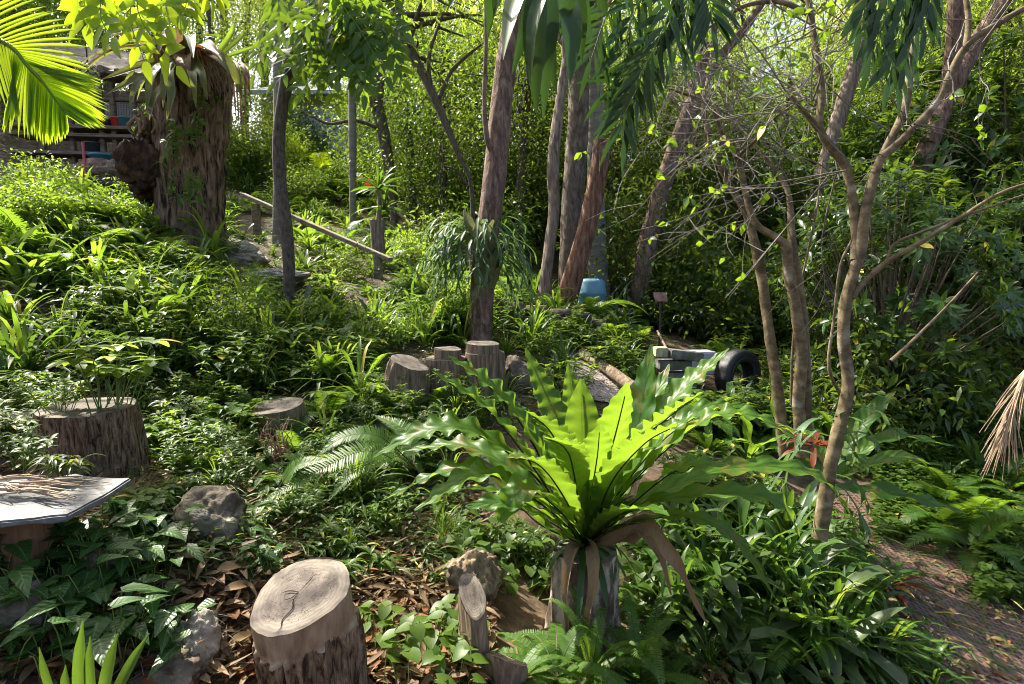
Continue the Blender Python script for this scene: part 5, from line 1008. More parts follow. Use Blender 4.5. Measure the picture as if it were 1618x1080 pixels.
for k in range(10):
    a = U(0, 6.28); h = az(a, 0); pts = arch(B + h * .03, az(a, U(.75, 1.25)), U(.55, .95), .35); mb = MB(); rb = MB(); ribbon(mb, pts, U(.11, .15), [0, 0, 1], 70, 6, [.28, .42, .66, .86, .96, .97, .84, .55, .06], .22, U(.12, .2), 72, side=np.cross(h, [0, 0, 1]), rib=rb); fr_ = mb.build('frond', LM['nest'], nf); rb.build('midrib', bpy.data.materials['midrib_black'], fr_)
# dead fronds and root mass
for pts, W_ in (([(940, 870, -.16), (938, 930, -.24), (930, 1000, -.25), (934, 1070, -.24)], .06), ([(905, 870, -.14), (895, 940, -.2), (900, 1010, -.2)], .05), ([(985, 840, -.2), (1030, 830, -.4), (1070, 880, -.5), (1118, 985, -.52)], .09), ([(975, 850, -.25), (1010, 838, -.35), (1042, 880, -.4), (1060, 940, -.4)], .05)):
    mb = MB(); ribbon(mb, [B] + [P(x, y, BD + dd) for x, y, dd in pts], W_, [U(-.4, .4), -.7, .4], 34, 5, [.4, .8, 1, .9, .7, .5, .1], .8, .45, 24, twist=U(-1.2, 1.2)); mb.build('dead_frond', LM['tan'], nf)
mb = MB()
for k in range(14):
    a = k * .45; q = B + np.array([math.cos(a), math.sin(a), 0]) * .05; mb_ = arch(q, az(a, U(.0, .5)), U(.15, .35), 1.4); ribbon(mb, mb_, .03, [0, 0, 1], 14, 2, 'strap', .3)
mb.build('skirt_leaves', LM['dark'], nf)
th = stump('tree_stump', 'pale flaking stump carrying the huge bird\'s nest fern', g, B - [0, 0, .03], .15, (0, 0, 1), surf('bark_flaking', [(.035, .025, .018), (.16, .11, .08), (.45, .39, .30)], (12, 12, 5), detail=8, bump=1.0, dist=.03, stops=[.36, .50, .60]), CUTG, 1.25, 64, .10, .18, rings=36, seed=12.1)

# ================================================================== PALM FROND AND OVERHANGING FOLIAGE
pf = thing('palm_tree', 'palm reaching in from the left edge with one bright backlit feather frond', 'palm', gp(-3.4, 2.2))
fr = [P(-330, -40, 2.45), P(-150, 0, 2.35), P(0, 62, 2.3), P(43, 103, 2.3), P(68, 130, 2.3), P(88, 158, 2.32), P(104, 180, 2.34)]
mb = MB(); b0 = gp(-3.4, 2.2); tube(mb, [b0 - [0, 0, .2], b0 + [0, 0, 1.2], fr[0] + [-.25, 0, -.1]], [.10, .08, .07], 18, 30, rough=.03); mb.build('trunk', BM['palm'], pf)
def palmfrond(pts, n=40, ll=.33, lw=.030, up=(0, -1, .35), ang=46): 
    mb = MB(); pinnate(mb, pts, n, ll, lw, up=up, ang=ang, taper=False, prof='strap', droop=.12, stem=.009, K=4, start=.12, fold=.45, jit=.03, vee=.12); mb.build('frond', [LM['palm'], SM['stem']], pf)
palmfrond(fr, 44, .33, .0125, (.45, -.85, -.2), 43)
top = fr[0]
for k in range(3): a = 3.6 + k * .75; palmfrond(arch(top, az(a, .7), 1.5, .8), 30, .35, .03, (0, 0, 1), 60)
def compound(mb, pts, npair, L, W, up=(0, -.8, .6), prof='ovate', ang=55, term=True, droop=.35, stem=.003, K=5):
    p = cr(pts, npair + 2); T = nrm(np.gradient(p, axis=0)); S = nrm(np.cross(T, np.broadcast_to(up, T.shape))); N = np.cross(S, T); tube(mb, p, [stem, stem * .5], 5, smooth=False, m=1, cap=False)
    for sg in (-1, 1):
        a = np.radians(U(ang - 12, ang + 12, npair)); q = p[1:-1]; d = T[1:-1] * np.cos(a)[:, None] + S[1:-1] * (sg * np.sin(a))[:, None] + rdir(npair) * .12
        leaves(mb, q, d, N[1:-1] + rdir(npair) * .3, L * U(.8, 1.15, npair), W * U(.85, 1.15, npair), K, prof, droop, .18)
    if term: leaves(mb, [p[-1]], T[-1], N[-1], L, W, K, prof, droop, .18)
def spray(name, label, main, rach, leaf, np_, L, W, **kw):
    o = P(*main[-1]) ; th = thing(name, label, 'branch', P(*main[len(main) // 2])); mb = MB(); tube(mb, [P(*m) for m in main], [.012, .008, .004], 7, 24); mb.build('branch', SM['twig'], th)
    for r in rach: 
        mb = MB(); compound(mb, [P(*x) for x in r], np_ if not isinstance(np_, tuple) else int(U(*np_)), L, W, **kw); mb.build('leaf_spray', [LM[leaf], SM['stem']], th)
    return th
spray('overhanging_branch', 'bright backlit leafy branch hanging over the massive dead trunk', [(420, -120, 2.7), (300, -60, 2.6), (210, -40, 2.55), (90, -60, 2.5)],
  [[(215, -45, 2.55), (222, 30, 2.5), (278, 104, 2.45)], [(170, -45, 2.5), (158, 20, 2.45), (176, 60, 2.4)], [(240, -45, 2.6), (205, 20, 2.6), (228, 96, 2.55)], [(290, -60, 2.6), (262, -10, 2.55), (268, 40, 2.5)], [(120, -55, 2.5), (120, -10, 2.5), (150, 20, 2.5)], [(310, -60, 2.6), (300, -20, 2.6), (290, 25, 2.5)], [(180, -45, 2.6), (130, 5, 2.7), (135, 40, 2.7)], [(330, -60, 2.6), (345, -20, 2.6), (330, 0, 2.5)]], 'palm', 6, .115, .044, droop=.3, up=(.3, -.7, -.6))
sap = [o for o in COL.objects if o.get('label', '').startswith('thin dark curved trunk')][0]
for k in range(74):
    a = P(U(430, 630), U(-60, 60), U(5.0, 6.0)); ex = P(np.clip(a[0] * 0 + U(400, 650), 400, 650), U(20, 165), U(4.9, 5.9)); mb = MB()
    b = a + nrm(ex - a) * min(.85, np.linalg.norm(ex - a)); compound(mb, [a, (a + b) / 2 + [0, 0, .06], b], 8, .155, .055, droop=.45, stem=.005, up=(U(-.3, .3), -.75, .35)); mb.build('leaf_spray', [LM['over'], SM['stem']], sap)
mb = MB()
for e in ((420, 20, 5.8), (500, 0, 5.5), (560, 10, 5.3), (620, 0, 5.5), (540, 60, 5.6), (600, 80, 5.4)): tube(mb, [P(462, 70, 5.9), P((462 + e[0]) / 2, 10, 5.8), P(*e)], [.035, .02, .008], 7, 12)
mb.build('limb', BM['dark'], sap)
mb_ = thing('overhanging_branch', 'dark branch of long broad drooping leaves at top centre, close to the camera', 'branch', P(830, -60, 1.6))
mb = MB(); tube(mb, [P(700, -120, 1.8), P(830, -70, 1.6), P(960, -60, 1.5)], [.012, .010, .006], 7, 16); mb.build('branch', SM['twig'], mb_)
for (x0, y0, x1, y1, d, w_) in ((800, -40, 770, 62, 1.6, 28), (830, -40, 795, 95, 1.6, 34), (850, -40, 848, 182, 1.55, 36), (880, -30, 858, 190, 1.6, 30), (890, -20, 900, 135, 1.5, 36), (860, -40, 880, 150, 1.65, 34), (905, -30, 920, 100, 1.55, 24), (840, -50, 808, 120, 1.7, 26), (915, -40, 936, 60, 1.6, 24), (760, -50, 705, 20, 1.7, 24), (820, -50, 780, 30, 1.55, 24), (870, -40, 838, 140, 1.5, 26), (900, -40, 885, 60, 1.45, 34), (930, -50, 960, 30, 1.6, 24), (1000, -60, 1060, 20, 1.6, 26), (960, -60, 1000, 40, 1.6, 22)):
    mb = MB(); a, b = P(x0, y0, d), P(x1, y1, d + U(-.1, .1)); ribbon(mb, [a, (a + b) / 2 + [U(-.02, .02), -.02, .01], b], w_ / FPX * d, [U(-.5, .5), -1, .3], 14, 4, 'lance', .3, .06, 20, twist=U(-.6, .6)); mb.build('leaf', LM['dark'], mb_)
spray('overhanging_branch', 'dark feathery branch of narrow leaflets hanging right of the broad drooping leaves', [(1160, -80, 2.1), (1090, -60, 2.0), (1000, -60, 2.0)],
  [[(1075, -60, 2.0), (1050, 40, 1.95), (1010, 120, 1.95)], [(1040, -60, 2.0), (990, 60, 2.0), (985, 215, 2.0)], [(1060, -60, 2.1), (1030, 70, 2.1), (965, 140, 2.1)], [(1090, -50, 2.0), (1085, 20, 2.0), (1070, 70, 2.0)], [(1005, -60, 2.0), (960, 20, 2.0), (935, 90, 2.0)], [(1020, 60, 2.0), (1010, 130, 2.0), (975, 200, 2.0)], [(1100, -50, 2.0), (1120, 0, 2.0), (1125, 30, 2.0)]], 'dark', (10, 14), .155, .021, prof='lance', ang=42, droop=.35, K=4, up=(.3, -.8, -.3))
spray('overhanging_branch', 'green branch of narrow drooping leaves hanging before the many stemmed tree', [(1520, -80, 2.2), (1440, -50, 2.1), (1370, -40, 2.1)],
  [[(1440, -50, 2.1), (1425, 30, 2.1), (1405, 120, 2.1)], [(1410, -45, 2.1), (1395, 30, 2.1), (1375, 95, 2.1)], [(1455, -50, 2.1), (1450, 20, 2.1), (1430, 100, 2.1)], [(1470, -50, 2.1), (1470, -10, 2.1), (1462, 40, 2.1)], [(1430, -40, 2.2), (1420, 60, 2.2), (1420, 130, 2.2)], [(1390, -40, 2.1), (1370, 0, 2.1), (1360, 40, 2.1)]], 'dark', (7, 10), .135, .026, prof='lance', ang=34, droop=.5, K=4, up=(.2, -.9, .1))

# ================================================================== BROMELIADS AND VINES ON THE DEAD TRUNK
C0 = P(308, 92, 7.35); br = thing('giant_bromeliad', 'giant drooping bromeliads with pinkish bases capping the massive dead trunk', 'bromeliad', C0)
def bl(x0, y0, pts, W_, mat, d=7.1): 
    mb = MB(); ribbon(mb, [P(x0, y0, d + .2)] + [P(x, y, d + dd) for x, y, dd in pts], W_, [U(-.3, .3), -.9, .5], 26, 4, [.9, 1, 1, .9, .75, .5, .08], .45, .08, 12); mb.build('leaf', mat, br)
for a in ((290, 92, [(225, 105, -.2), (160, 126, -.3)], .17), (285, 95, [(220, 125, -.3), (170, 148, -.4)], .17), (280, 98, [(225, 130, -.4), (205, 168, -.5)], .19), (285, 92, [(245, 115, -.5), (232, 175, -.6)], .17), (285, 90, [(265, 110, -.6), (258, 170, -.7)], .15), (300, 90, [(270, 110, -.65), (272, 150, -.75), (263, 195, -.75)], .14), (295, 90, [(305, 115, -.65), (310, 170, -.7)], .12), (300, 88, [(318, 112, -.6), (328, 158, -.65)], .11), (290, 95, [(250, 150, -.5), (236, 190, -.55)], .15), (275, 92, [(240, 100, .1), (190, 110, .2)], .15)): bl(a[0], a[1], a[2], a[3] * .85, LM['cap'])
for k in range(16):
    a = U(-2.6, 1.2); L = U(.6, 1.15); q = P(300, 92, 7.3) + np.array([math.sin(a) * .3, -math.cos(a) * .3, 0]); mb = MB(); ribbon(mb, arch(q, [math.sin(a), -math.cos(a), U(.1, .6)], L, U(.55, 1.0), 8), U(.09, .14), [0, -.4, .9], 24, 4, [.9, 1, 1, .9, .7, .45, .08], .5, .06, 12); mb.build('leaf', LM['cap' if k % 4 else 'tan'], br)
for a in ((300, 85, [(288, 68, -.2), (270, 80, -.4)], .17), (310, 80, [(325, 70, -.2), (345, 85, -.4)], .16), (300, 82, [(292, 95, -.5), (295, 125, -.6)], .2), (320, 85, [(345, 88, -.3), (372, 118, -.4), (380, 150, -.4)], .13)): bl(*a, LM['red' if a[0] == 310 else 'tan' if a[0] == 300 else 'cap'])
for a in ((330, 85, [(360, 95, 0), (378, 120, 0), (388, 145, 0)], .10), (350, 80, [(366, 55, .2), (370, 35, .2)], .10), (355, 85, [(382, 60, .2), (384, 48, .2)], .09), (335, 80, [(345, 60, .1), (320, 55, .1)], .08), (360, 90, [(390, 80, .2), (405, 72, .2)], .07)): bl(*a, LM['bright'])
for k in range(11):
    x = U(352, 392); y1 = U(150, 240); bl(x - 14, U(90, 105), [(x, 110, -.3), (x + U(0, 12), y1, -.3)], U(.02, .04), LM['tan'])
for k in range(30):
    mb = MB() if k == 0 else mb; x = U(300, 380); tube(mb, [P(310, 88, 7.2), P((310 + x) / 2, U(78, 100), 6.95), P(x + 5, U(100, 150), 6.85)], [.008, .004], 4, 8, cap=False)
mb.build('dry_stalks', plain('dry_stalk_dark', (.22, .13, .08), .7), br)
mb = MB(); st_ = MB()
for k in range(26):
    x, y = U(225, 350), U(130, 340); p = np.array([P(x + U(-22, 22) * t + 3 * math.sin(t * 5), y + 45 * t, 6.86 + .02 * math.sin(t * 4) + (.0022 * (x - 300) ** 2 / 7)) for t in np.linspace(0, 1, 7)]); p[:, 1] -= .08
    tube(st_, p, [.004, .003], 4, cap=False); n = 9; q = np.repeat(p[1:], 3, 0)[:n * 2]; m_ = len(q); leaves(mb, q, nrm(rdir(m_) + [0, -.3, -.3]), nrm(rdir(m_) * .6 + [0, -1, .5]), U(.09, .17, m_), U(.03, .05, m_), 3, 'lance', .5, .2)
vn = thing('climbing_vine', 'thin green vine climbing the front of the massive dead trunk', 'vine', P(290, 330, 6.8)); mb.build('leaves', LM['herb'], vn); tag(st_.build('climbing_growth', SM['stem'], vn), kind='stuff')

# ================================================================== STAGHORN FERNS
def staghorn(label, c, r, nf_, L, flat_n=7, seed=0, sprd=1.0):
    th = thing('staghorn_fern', label, 'fern', c)
    for k in range(flat_n):
        a = U(-1.9, 1.9); h = np.array([math.sin(a), -math.cos(a), 0]); q = c + h * r * .9 + [0, 0, U(-.36, .34)]; mb = MB(); ribbon(mb, [q + [0, 0, -.18], q + h * .06, q + h * U(.04, .12) + [0, 0, U(.1, .22)]], U(.16, .26), h, 20, 6, [.4, .9, 1, .9, .75, .5, .15], -.5, .3, 22); mb.build('shield_frond', LM['shield'], th)
    for k in range(nf_):
        a = U(-2.4, 2.4) * sprd; e = U(-.8, 1.0)
        if abs(a) < .7 and U(0, 1) < .6: a += 1.1 * np.sign(a)
        d = np.array([math.sin(a) * math.cos(e), -math.cos(a) * math.cos(e), math.sin(e)]); q = c + np.array([math.sin(a), -math.cos(a), 0]) * r + [0, 0, U(-.42, .42) * (L / .66)]; mb = MB()
        def fork(p0, d0, l, w, depth):
            pts = arch(p0, d0, l, .62, 5); h = d0 * [1, 1, .2]; ribbon(mb, pts, w, nrm(np.array([0, 0, 1.0]) + .4 * h), 7, 2, [.55, .75, .9, 1.1] if depth else [.9, .8, .6, .1], .25, .05, 20)
            if depth:
                t = nrm(pts[-1] - pts[-2]); s = nrm(np.cross(t, [0, 0, 1.0] if abs(t[2]) < .9 else [0, 1.0, 0]) + rdir(1)[0] * .4)
                for sg in (-1, 1): fork(pts[-1] - t * .01, nrm(t + s * sg * U(.35, .75)), l * U(.45, .7), w * .72, depth - 1)
        fork(q, d, L * U(.4, .8), .04, 2); mb.build('antler_frond', LM['stag'], th)
    return th
LM['shield'] = leafmat('leaf_shield', (.10, .12, .05), (.28, .27, .14), (.3, .33, .1), .25, rough=.6, vein=.3, vfreq=30)
staghorn('great staghorn fern wrapped round the tall reddish gum, forked fronds hanging all round', P(759, 385, 6.0), .16, 110, .44, 12)
staghorn('small staghorn fern low on the leaning gum beyond the plaque', P(1010, 470, 9.3), .17, 22, .6, 5)
staghorn('small staghorn fern and litter lodged on the near stem of the many stemmed tree', P(1305, 705, 3.02), .05, 13, .32, 0)
ep = thing('nesting_bromeliad', 'reddish brown rosette lodged in the fork of the many stemmed tree', 'bromeliad', P(1285, 700, 3.3))
mb = MB(); n = 20; a = np.arange(n) * 2.4; d = np.stack([np.cos(a), np.sin(a), U(-.1, .8, n)], 1); leaves(mb, P(1285, 705, 3.3) + d * .03, d, [0, 0, 1], U(.10, .2, n), U(.02, .035, n), 6, 'strap', .6, .3); mb.build('leaves', LM['red'], ep)
mb = MB(); n = 14; d = np.stack([np.cos(a[:n] + 1), np.sin(a[:n] + 1), U(.1, .9, n)], 1); leaves(mb, P(1262, 690, 3.55) + d * .03, d, [0, 0, 1], U(.12, .22, n), U(.03, .04, n), 6, 'strap', .6, .3); mb.build('green_leaves', LM['bright'], ep)

lf_ = thing('fern', 'long silvery arching fern fronds left of the big bright fern', 'fern', G(655, 740))
for pts, ll in (([(655, 735, 2.9), (600, 690, 2.85), (545, 690, 2.8), (498, 722, 2.75)], .085), ([(650, 740, 2.8), (580, 712, 2.7), (500, 745, 2.6), (415, 792, 2.5)], .10), ([(655, 740, 2.9), (620, 720, 2.8), (560, 745, 2.6), (520, 790, 2.5)], .07), ([(655, 735, 2.95), (640, 680, 3.1), (590, 655, 3.2)], .08), ([(440, 770, 2.6), (470, 735, 2.6), (520, 725, 2.6)], .06)):
    mb = MB(); pinnate(mb, [P(*p) for p in pts], 30, ll, .013, ang=75, stem=.0035, droop=.15, up=(0, -.4, .9)); mb.build('frond', [LM['fern'], SM['frondstem']], lf_)

# dracaena on its post, long cycad, red cordyline
c = P(597, 312, 8.9); g = gp(c[0], c[1]); dr = thing('dracaena', 'spiky leaved dracaena on a shaggy stem beside the lower end of the handrail', 'plant', g)
mb = MB(); tube(mb, [g - [0, 0, .1], P(597, 380, 8.9), P(597, 348, 8.9)], [.09, .10, .12], 16, 24, rough=.2, ridge=.1); tube(mb, [P(597, 350, 8.9), P(600, 325, 8.9), P(598, 300, 8.9)], [.04, .035, .03], 8, 8); mb.build('stem', BM['pale'], dr)
for (x, y, n, L) in ((598, 298, 26, .45), (606, 330, 22, .42)):
    mb = MB(); d = nrm(rdir(n, -.2, 1)); leaves(mb, np.tile(P(x, y, 8.9), (n, 1)), d, nrm(rdir(n) + [0, -.5, .8]), U(L * .7, L * 1.1, n), .04, 5, 'strap', .5, .3); mb.build('leaf_rosette', LM['strap'], dr)
mb = MB(); n = 9; d = rdir(n, 0, 1); leaves(mb, np.tile(P(583, 294, 9.2), (n, 1)), d, [0, -1, .5], U(.08, .15, n), .03, 4, 'lance', .3, .2); o = tag(mb.build('red_flower', LM['redf'] if 'redf' in LM else LM.setdefault('redf', leafmat('petal_red', (.45, .03, .015), (.6, .06, .02), (.7, .06, .02), .3)), origin=P(583, 294, 9.2)), 'spiky red flower head left of the dracaena', 'flower')
cy_ = thing('cycad', 'cycad with long comb like fronds spreading left and right below the ringed palm', 'cycad', G(925, 520)); q = G(925, 520) + [0, 0, .12]
for k in range(15):
    a = k * 2.4; p = arch(q, az(a, U(.45, 1.0)), U(.8, 1.15), .75); mb = MB(); pinnate(mb, p, 38, .13, .014, ang=58, taper=True, stem=.006, prof='strap', vee=.35); mb.build('frond', [LM['bright' if k % 4 == 0 else 'fern'], SM['stem']], cy_)
c = G(1398, 935); rc = thing('cordyline', 'low plant with rusty red and green leaves beside the lower path', 'plant', c); 
for nm, lf, n in (('red_leaves', 'red', 12), ('green_leaves', 'strap', 16)):
    mb = MB(); a = np.arange(n) * 2.4 + U(0, 6); d = np.stack([np.cos(a), np.sin(a), U(.3, 1.2, n)], 1); leaves(mb, c + d * .03 + [0, 0, .02], d, [0, 0, 1], U(.15, .28, n), U(.035, .05, n), 6, 'lance', .5, .25); mb.build(nm, LM[lf], rc)
# long nest fern fronds on the right
ng = thing('nest_fern', 'bird\'s nest fern with long straggling fronds right of the many stemmed tree', 'fern', G(1330, 740))
for pts, W_ in (([(1320, 740, 3.6), (1370, 660, 3.7), (1415, 618, 3.8)], .13), ([(1320, 750, 3.5), (1400, 690, 3.6), (1510, 705, 3.7)], .11), ([(1320, 770, 3.3), (1420, 782, 3.3), (1530, 812, 3.3)], .13), ([(1320, 755, 3.6), (1400, 725, 3.9), (1490, 735, 4.2)], .10), ([(1310, 750, 3.7), (1280, 680, 4.0), (1262, 640, 4.2)], .10), ([(1325, 750, 3.5), (1430, 720, 3.4), (1480, 752, 3.4)], .09), ([(1310, 750, 3.6), (1240, 700, 3.8), (1215, 590, 4.0)], .12)):
    mb = MB(); P_ = [P(*x) for x in pts]; h = nrm((P_[-1] - P_[0]) * [1, 1, 0]); ribbon(mb, P_, W_, [0, 0, 1], 36, 5, [.4, .8, 1, .95, .6, .05], .3, .35, 30, side=nrm(np.cross(h, [0, 0, 1]) + [0, 0, -.35 * np.sign(h[0])])); mb.build('frond', LM['nest'], ng)
# hanging dry palm flower stalk, right edge
dp = thing('dry_flower_spray', 'tan bristly dried palm flower spray hanging at the right edge', 'dried palm spray', P(1640, 560, 2.2)); mb = MB()
tube(mb, [P(1800, 470, 2.2), P(1740, 480, 2.2), P(1700, 500, 2.2)], [.016, .014, .012], 8, 12)
rp_ = cr([P(1700, 500, 2.2), P(1630, 575, 2.2), P(1600, 640, 2.2), P(1592, 680, 2.2)], 60)
for k in range(150):
    a = rp_[int(U(8, 59))]; d = nrm(np.array([U(-.75, .25), U(-.4, .4), -1.0])); L = U(.10, .24); tube(mb, arch(a, d, L, .35, 5), [.0028, .002, .001], 4, 7, cap=False)
tube(mb, rp_, [.012, .006], 6, smooth=False)
mb.build('strands', plain('straw', (.42, .31, .20), .7), dp)

scat('fern', (365, 295, 650, 345), 16, (1.0, 1.5), clear=False); scat('strap', (365, 295, 650, 350), 18, (.9, 1.4), clear=False); scat('shrub', (420, 290, 640, 330), 8, (.8, 1.2), clear=False); scat('brom', (380, 320, 640, 400), 12, (.9, 1.3), clear=False); scat('strap', (385, 340, 640, 430), 16, (.6, .9), clear=False); scat('fern', (385, 330, 640, 430), 14, (.6, .9), clear=False); scat('grass', (370, 330, 640, 480), 26, (.9, 1.4), clear=False); scat('flat', (420, 430, 560, 500), 10, (.9, 1.2), clear=False); scat('brom', (380, 410, 560, 480), 8, (.6, .9), 2, clear=False)
for k_, x_, y_, s_ in (('fern', 1135, 640, .7), ('fern', 1195, 640, .75), ('strap', 1165, 655, .8), ('herb', 1060, 650, .8), ('strap', 1100, 650, .8), ('herb', 715, 640, .7), ('grass', 640, 650, .8), ('fern', 690, 640, .5), ('whorl', 780, 650, .8), ('strap', 880, 480, 1.0), ('fern', 925, 515, 1.1), ('herb', 905, 530, 1.0), ('herb', 820, 880, .5), ('whorl', 850, 870, .6), ('heart', 870, 930, .8), ('whorl', 800, 850, .6), ('fern', 690, 800, .5), ('grass', 720, 850, .6)): place(k_, x_, y_, s_)
for k_, x_, y_, s_ in (('herb', 640, 668, .7), ('whorl', 690, 665, .8), ('herb', 750, 668, .7), ('fern', 610, 640, .6), ('grass', 720, 660, 1.0), ('strap', 800, 640, .7), ('fern', 430, 730, .5), ('herb', 400, 700, .5), ('strap', 470, 700, .5)): place(k_, x_, y_, s_)
scat('big', (900, 330, 1330, 430), 14, (.8, 1.2), 1); scat('glossy', (1280, 420, 1420, 520), 8, (.9, 1.3)); scat('strap', (150, 450, 640, 640), 18, (.8, 1.4), 2); scat('nest', (180, 460, 640, 620), 6, (.6, .9)); scat('fern', (0, 300, 260, 430), 12, (.7, 1.1))

# ================================================================== NEAR GROUND DETAIL
def onstump(kind, px, py, d, s, look, lab=None, v=None): o = place(kind, px, py, s, v, loc=P(px, py, d), tilt=True); o['label'] = lab; o['group'] = lab; return o
onstump('flat', 160, 648, 2.92, 1.1, '', 'light green flat topped seedlings growing on the wide rough stump', 1); onstump('flat', 185, 640, 2.85, .8, '', 'second clump of light seedlings on the right rim of the wide rough stump', 1); onstump('herb', 95, 650, 2.85, .6, '', 'small leafy herb on the left rim of the wide rough stump', 2)
onstump('whorl', 105, 752, 2.1, .55, '', 'trailing leaves over the back edge of the slate bench', 2); onstump('herb', 40, 740, 2.25, .6, '', 'leafy herb behind the stalks on the slate bench', 0)
for px, py, s in ((880, 1070, 1.05), (1010, 1085, 1.0), (935, 1065, .8), (820, 1080, .7), (1060, 1085, .7)): place('sword', px, py, s)
for px, py, s in ((560, 700, .9), (440, 770, .7), (600, 705, .7), (400, 655, .7), (470, 700, .6)): place('fern', px, py, s * .8, 0)
ws = thing('strap_plant', 'broad upright strap leaves standing at the bottom edge left of the pale jagged rock', 'strap-leaved plant', G(125, 1079)); mb = MB()
for (x, y0, x1, y1) in ((126, 1120, 131, 980), (148, 1120, 143, 1005), (95, 1120, 62, 1022), (160, 1120, 186, 1000), (172, 1120, 236, 1000), (112, 1120, 104, 1050)):
    a = P(x, y0, 1.5); b = P(x1, y1, 1.5); ribbon(mb, [a, (a + b) / 2 + [0, -.005, .005], b], .034, [U(-.3, .3), -1, .5], 16, 4, [1, 1, 1, 1, .95, .8, .4, .1], .3)
mb.build('leaves', LM['strap'], ws)
for k, (px, py, a, L) in enumerate([(345, 945, 1.2, .17), (338, 965, 1.9, .17), (322, 975, 2.5, .13), (355, 975, .9, .13), (310, 880, 2.6, .12), (280, 905, .3, .10), (350, 800, 1.0, .11), (330, 745, .4, .11), (245, 775, 1.2, .10), (395, 800, 1.7, .12), (700, 960, .6, .07), (715, 925, 2.6, .07), (610, 985, 1.0, .08), (640, 990, 2.0, .08), (620, 1000, .2, .08), (670, 995, 1.5, .07), (590, 955, .3, .07), (375, 1010, 2.2, .12), (395, 1040, .7, .14), (365, 1060, 1.2, .13), (420, 740, 2.0, .09)]):
    c = G(px, py) + [0, 0, .075]; mb = MB(); d = np.array([math.cos(a), math.sin(a), .05]); ribbon(mb, arch(c, d, L, .3, 5), L * .36, [U(-.3, .3), -.5, 1], 12, 4, 'lance', .5 * U(.3, 1), .1, 20, twist=U(-.5, .5)); lb = ['large tan dead leaf', 'curled tan dead leaf'][k % 2]
    wh = min(PL, key=lambda q: (q[0] - px) ** 2 + 1.5 * (q[1] - py) ** 2)[2]; o = tag(mb.build('dead_leaf', LM['dead'], origin=c), lb + ' lying ' + wh, 'dead leaf', lb + 's ' + wh)
dw = thing('dead_weed', 'rust brown withered weed standing before the short greyish stump', 'dead plant', G(440, 740)); mb = MB(); c = G(440, 740)
for k in range(26):
    a = c + [U(-.05, .05), U(-.05, .05), U(0, .1)]; p = [a]; d = np.array([U(-.3, .3), U(-.3, .3), 1.0])
    for j in range(6): d = nrm(d + rdir(1)[0] * .8 + [0, 0, .1]); p.append(p[-1] + d * .05)
    tube(mb, p, [.004, .002], 4, 14, cap=False)
mb.build('withered_growth', plain('weed_brown', (.34, .19, .12), .8), dw)

# ground cover and litter that nobody could count
def carpet(name, label, n, rects, L, W, leaf, prof, h, upb=1.0, kk=3, dens=None):
    px = np.concatenate([U(r[0], r[2], int(n * r[4])) for r in rects]); py = np.concatenate([U(r[1], r[3], int(n * r[4])) for r in rects]); pts = []
    dd = np.concatenate([np.arange(.8, 12, .06), np.arange(12, 40, .4)]); 
    for r in rects:                             # spread over the ground area, denser near
        gxy = []
        for x in np.linspace(r[0], r[2], 14):
            for y in np.linspace(r[1], r[3], 10): gxy.append(G(x, y))
        gxy = np.array(gxy).reshape(14, 10, 3); m_ = int(n * r[4]); u, v = U(0, 12.99, m_), U(0, 8.99, m_); i, j = u.astype(int), v.astype(int); fu, fv = (u - i)[:, None], (v - j)[:, None]
        pts.append(gxy[i, j] * (1 - fu) * (1 - fv) + gxy[i + 1, j] * fu * (1 - fv) + gxy[i, j + 1] * (1 - fu) * fv + gxy[i + 1, j + 1] * fu * fv)
    p = np.concatenate(pts); p[:, 2] = np.concatenate([gz(a[:, 0], a[:, 1]) for a in np.array_split(p, 40)]) + U(.004, 1, len(p)) * h; N = len(p); d = rdir(N, -.15, .35)
    mb = MB(); leaves(mb, p, d, nrm(rdir(N) * (1 - .5 * upb) + [0, 0, 1.2]), L * U(.6, 1.3, N), W * U(.7, 1.3, N), kk, prof, .3 if leaf != 'dead' else U(-.6, .9, N), .22 if leaf != 'dead' else .5); return tag(mb.build(name, LM[leaf]), label, kind='stuff')
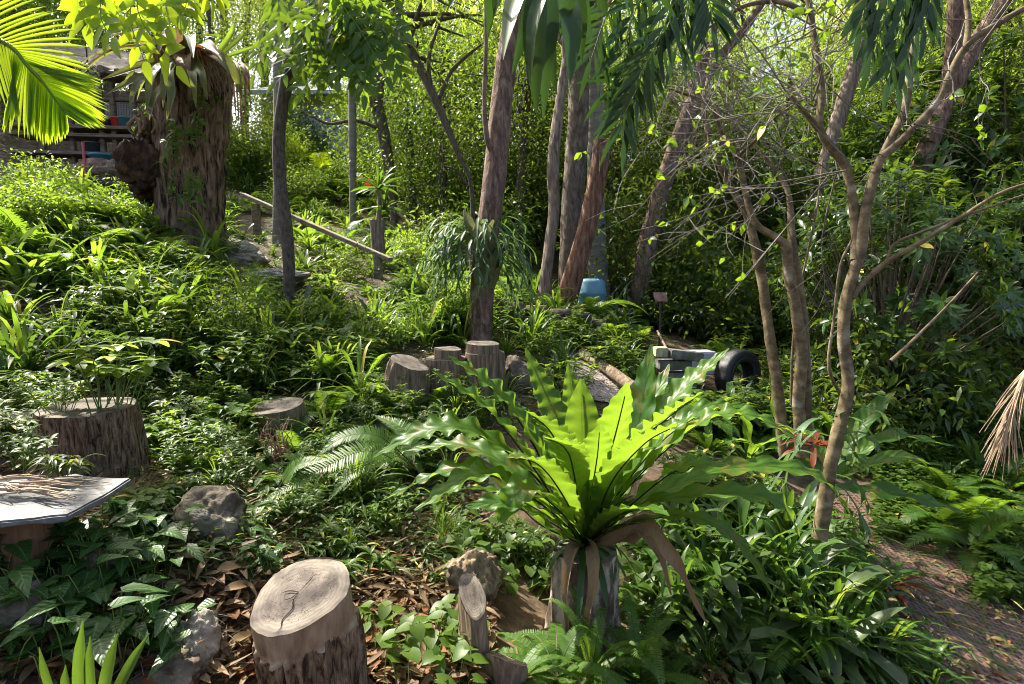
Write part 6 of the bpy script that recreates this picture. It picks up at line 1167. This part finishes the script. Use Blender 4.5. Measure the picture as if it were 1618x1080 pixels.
carpet('leaf_fragments', 'small broken brown leaf pieces over the bank', 14000, [(0, 700, 760, 1090, .5), (540, 860, 780, 1090, .15), (0, 480, 640, 700, .25), (1100, 850, 1400, 1090, .1)], .026, .012, 'dead', 'lance', .025, kk=2)
carpet('long_leaf_litter', 'long narrow curled dead gum leaves over the bank', 2600, [(0, 700, 760, 1090, .5), (540, 860, 780, 1090, .2), (0, 480, 640, 700, .2), (1100, 850, 1400, 1090, .1)], .12, .022, 'dead', 'lance', .05, kk=5)
carpet('leaf_litter', 'brown fallen leaves over the bank', 6000, [(0, 700, 760, 1090, .36), (540, 860, 780, 1090, .10), (0, 480, 640, 700, .2), (1100, 850, 1618, 1090, .12), (640, 560, 1100, 700, .08)], .066, .027, 'dead', 'lance', .04)
carpet('ground_cover', 'low small leaved undergrowth carpeting the bank', 12000, [(0, 430, 640, 720, .3), (200, 700, 760, 900, .10), (600, 420, 1300, 700, .3), (1000, 800, 1330, 1090, .12), (340, 300, 900, 440, .18)], .036, .022, 'deep', 'ovate', .12)
carpet('grass', 'thin grassy blades growing between the plants of the bank', 12000, [(0, 400, 640, 720, .35), (200, 700, 760, 940, .12), (600, 420, 1300, 700, .3), (1000, 800, 1618, 1090, .12), (340, 300, 900, 440, .11)], .14, .007, 'strap', 'taper', .06, upb=.2)
carpet('creeping_cover', 'carpet of round leaved creeper right of the lower path', 11000, [(1380, 690, 1640, 860, .8), (1540, 840, 1640, 960, .12), (1330, 660, 1480, 760, .1)], .06, .042, 'arrow2' if 'arrow2' in LM else LM.setdefault('arrow2', None) or 'herb', 'ovate', .13)

mb = MB()
for k in range(420):
    c = G(U(200, 760), U(700, 1085)) if k % 4 else G(U(0, 640), U(460, 700)); a = U(0, 6.28); L = U(.05, .22); d = np.array([math.cos(a), math.sin(a), U(-.1, .25)]); tube(mb, [c + [0, 0, .02], c + d * L * .5 + [0, 0, .03], c + d * L + rdir(1)[0] * .02 + [0, 0, .02]], [U(.0015, .004), .0012], 4, 5, cap=False)
o = mb.build('twig_litter', SM['twig']); tag(o, 'thin fallen twigs scattered over the litter', kind='stuff')
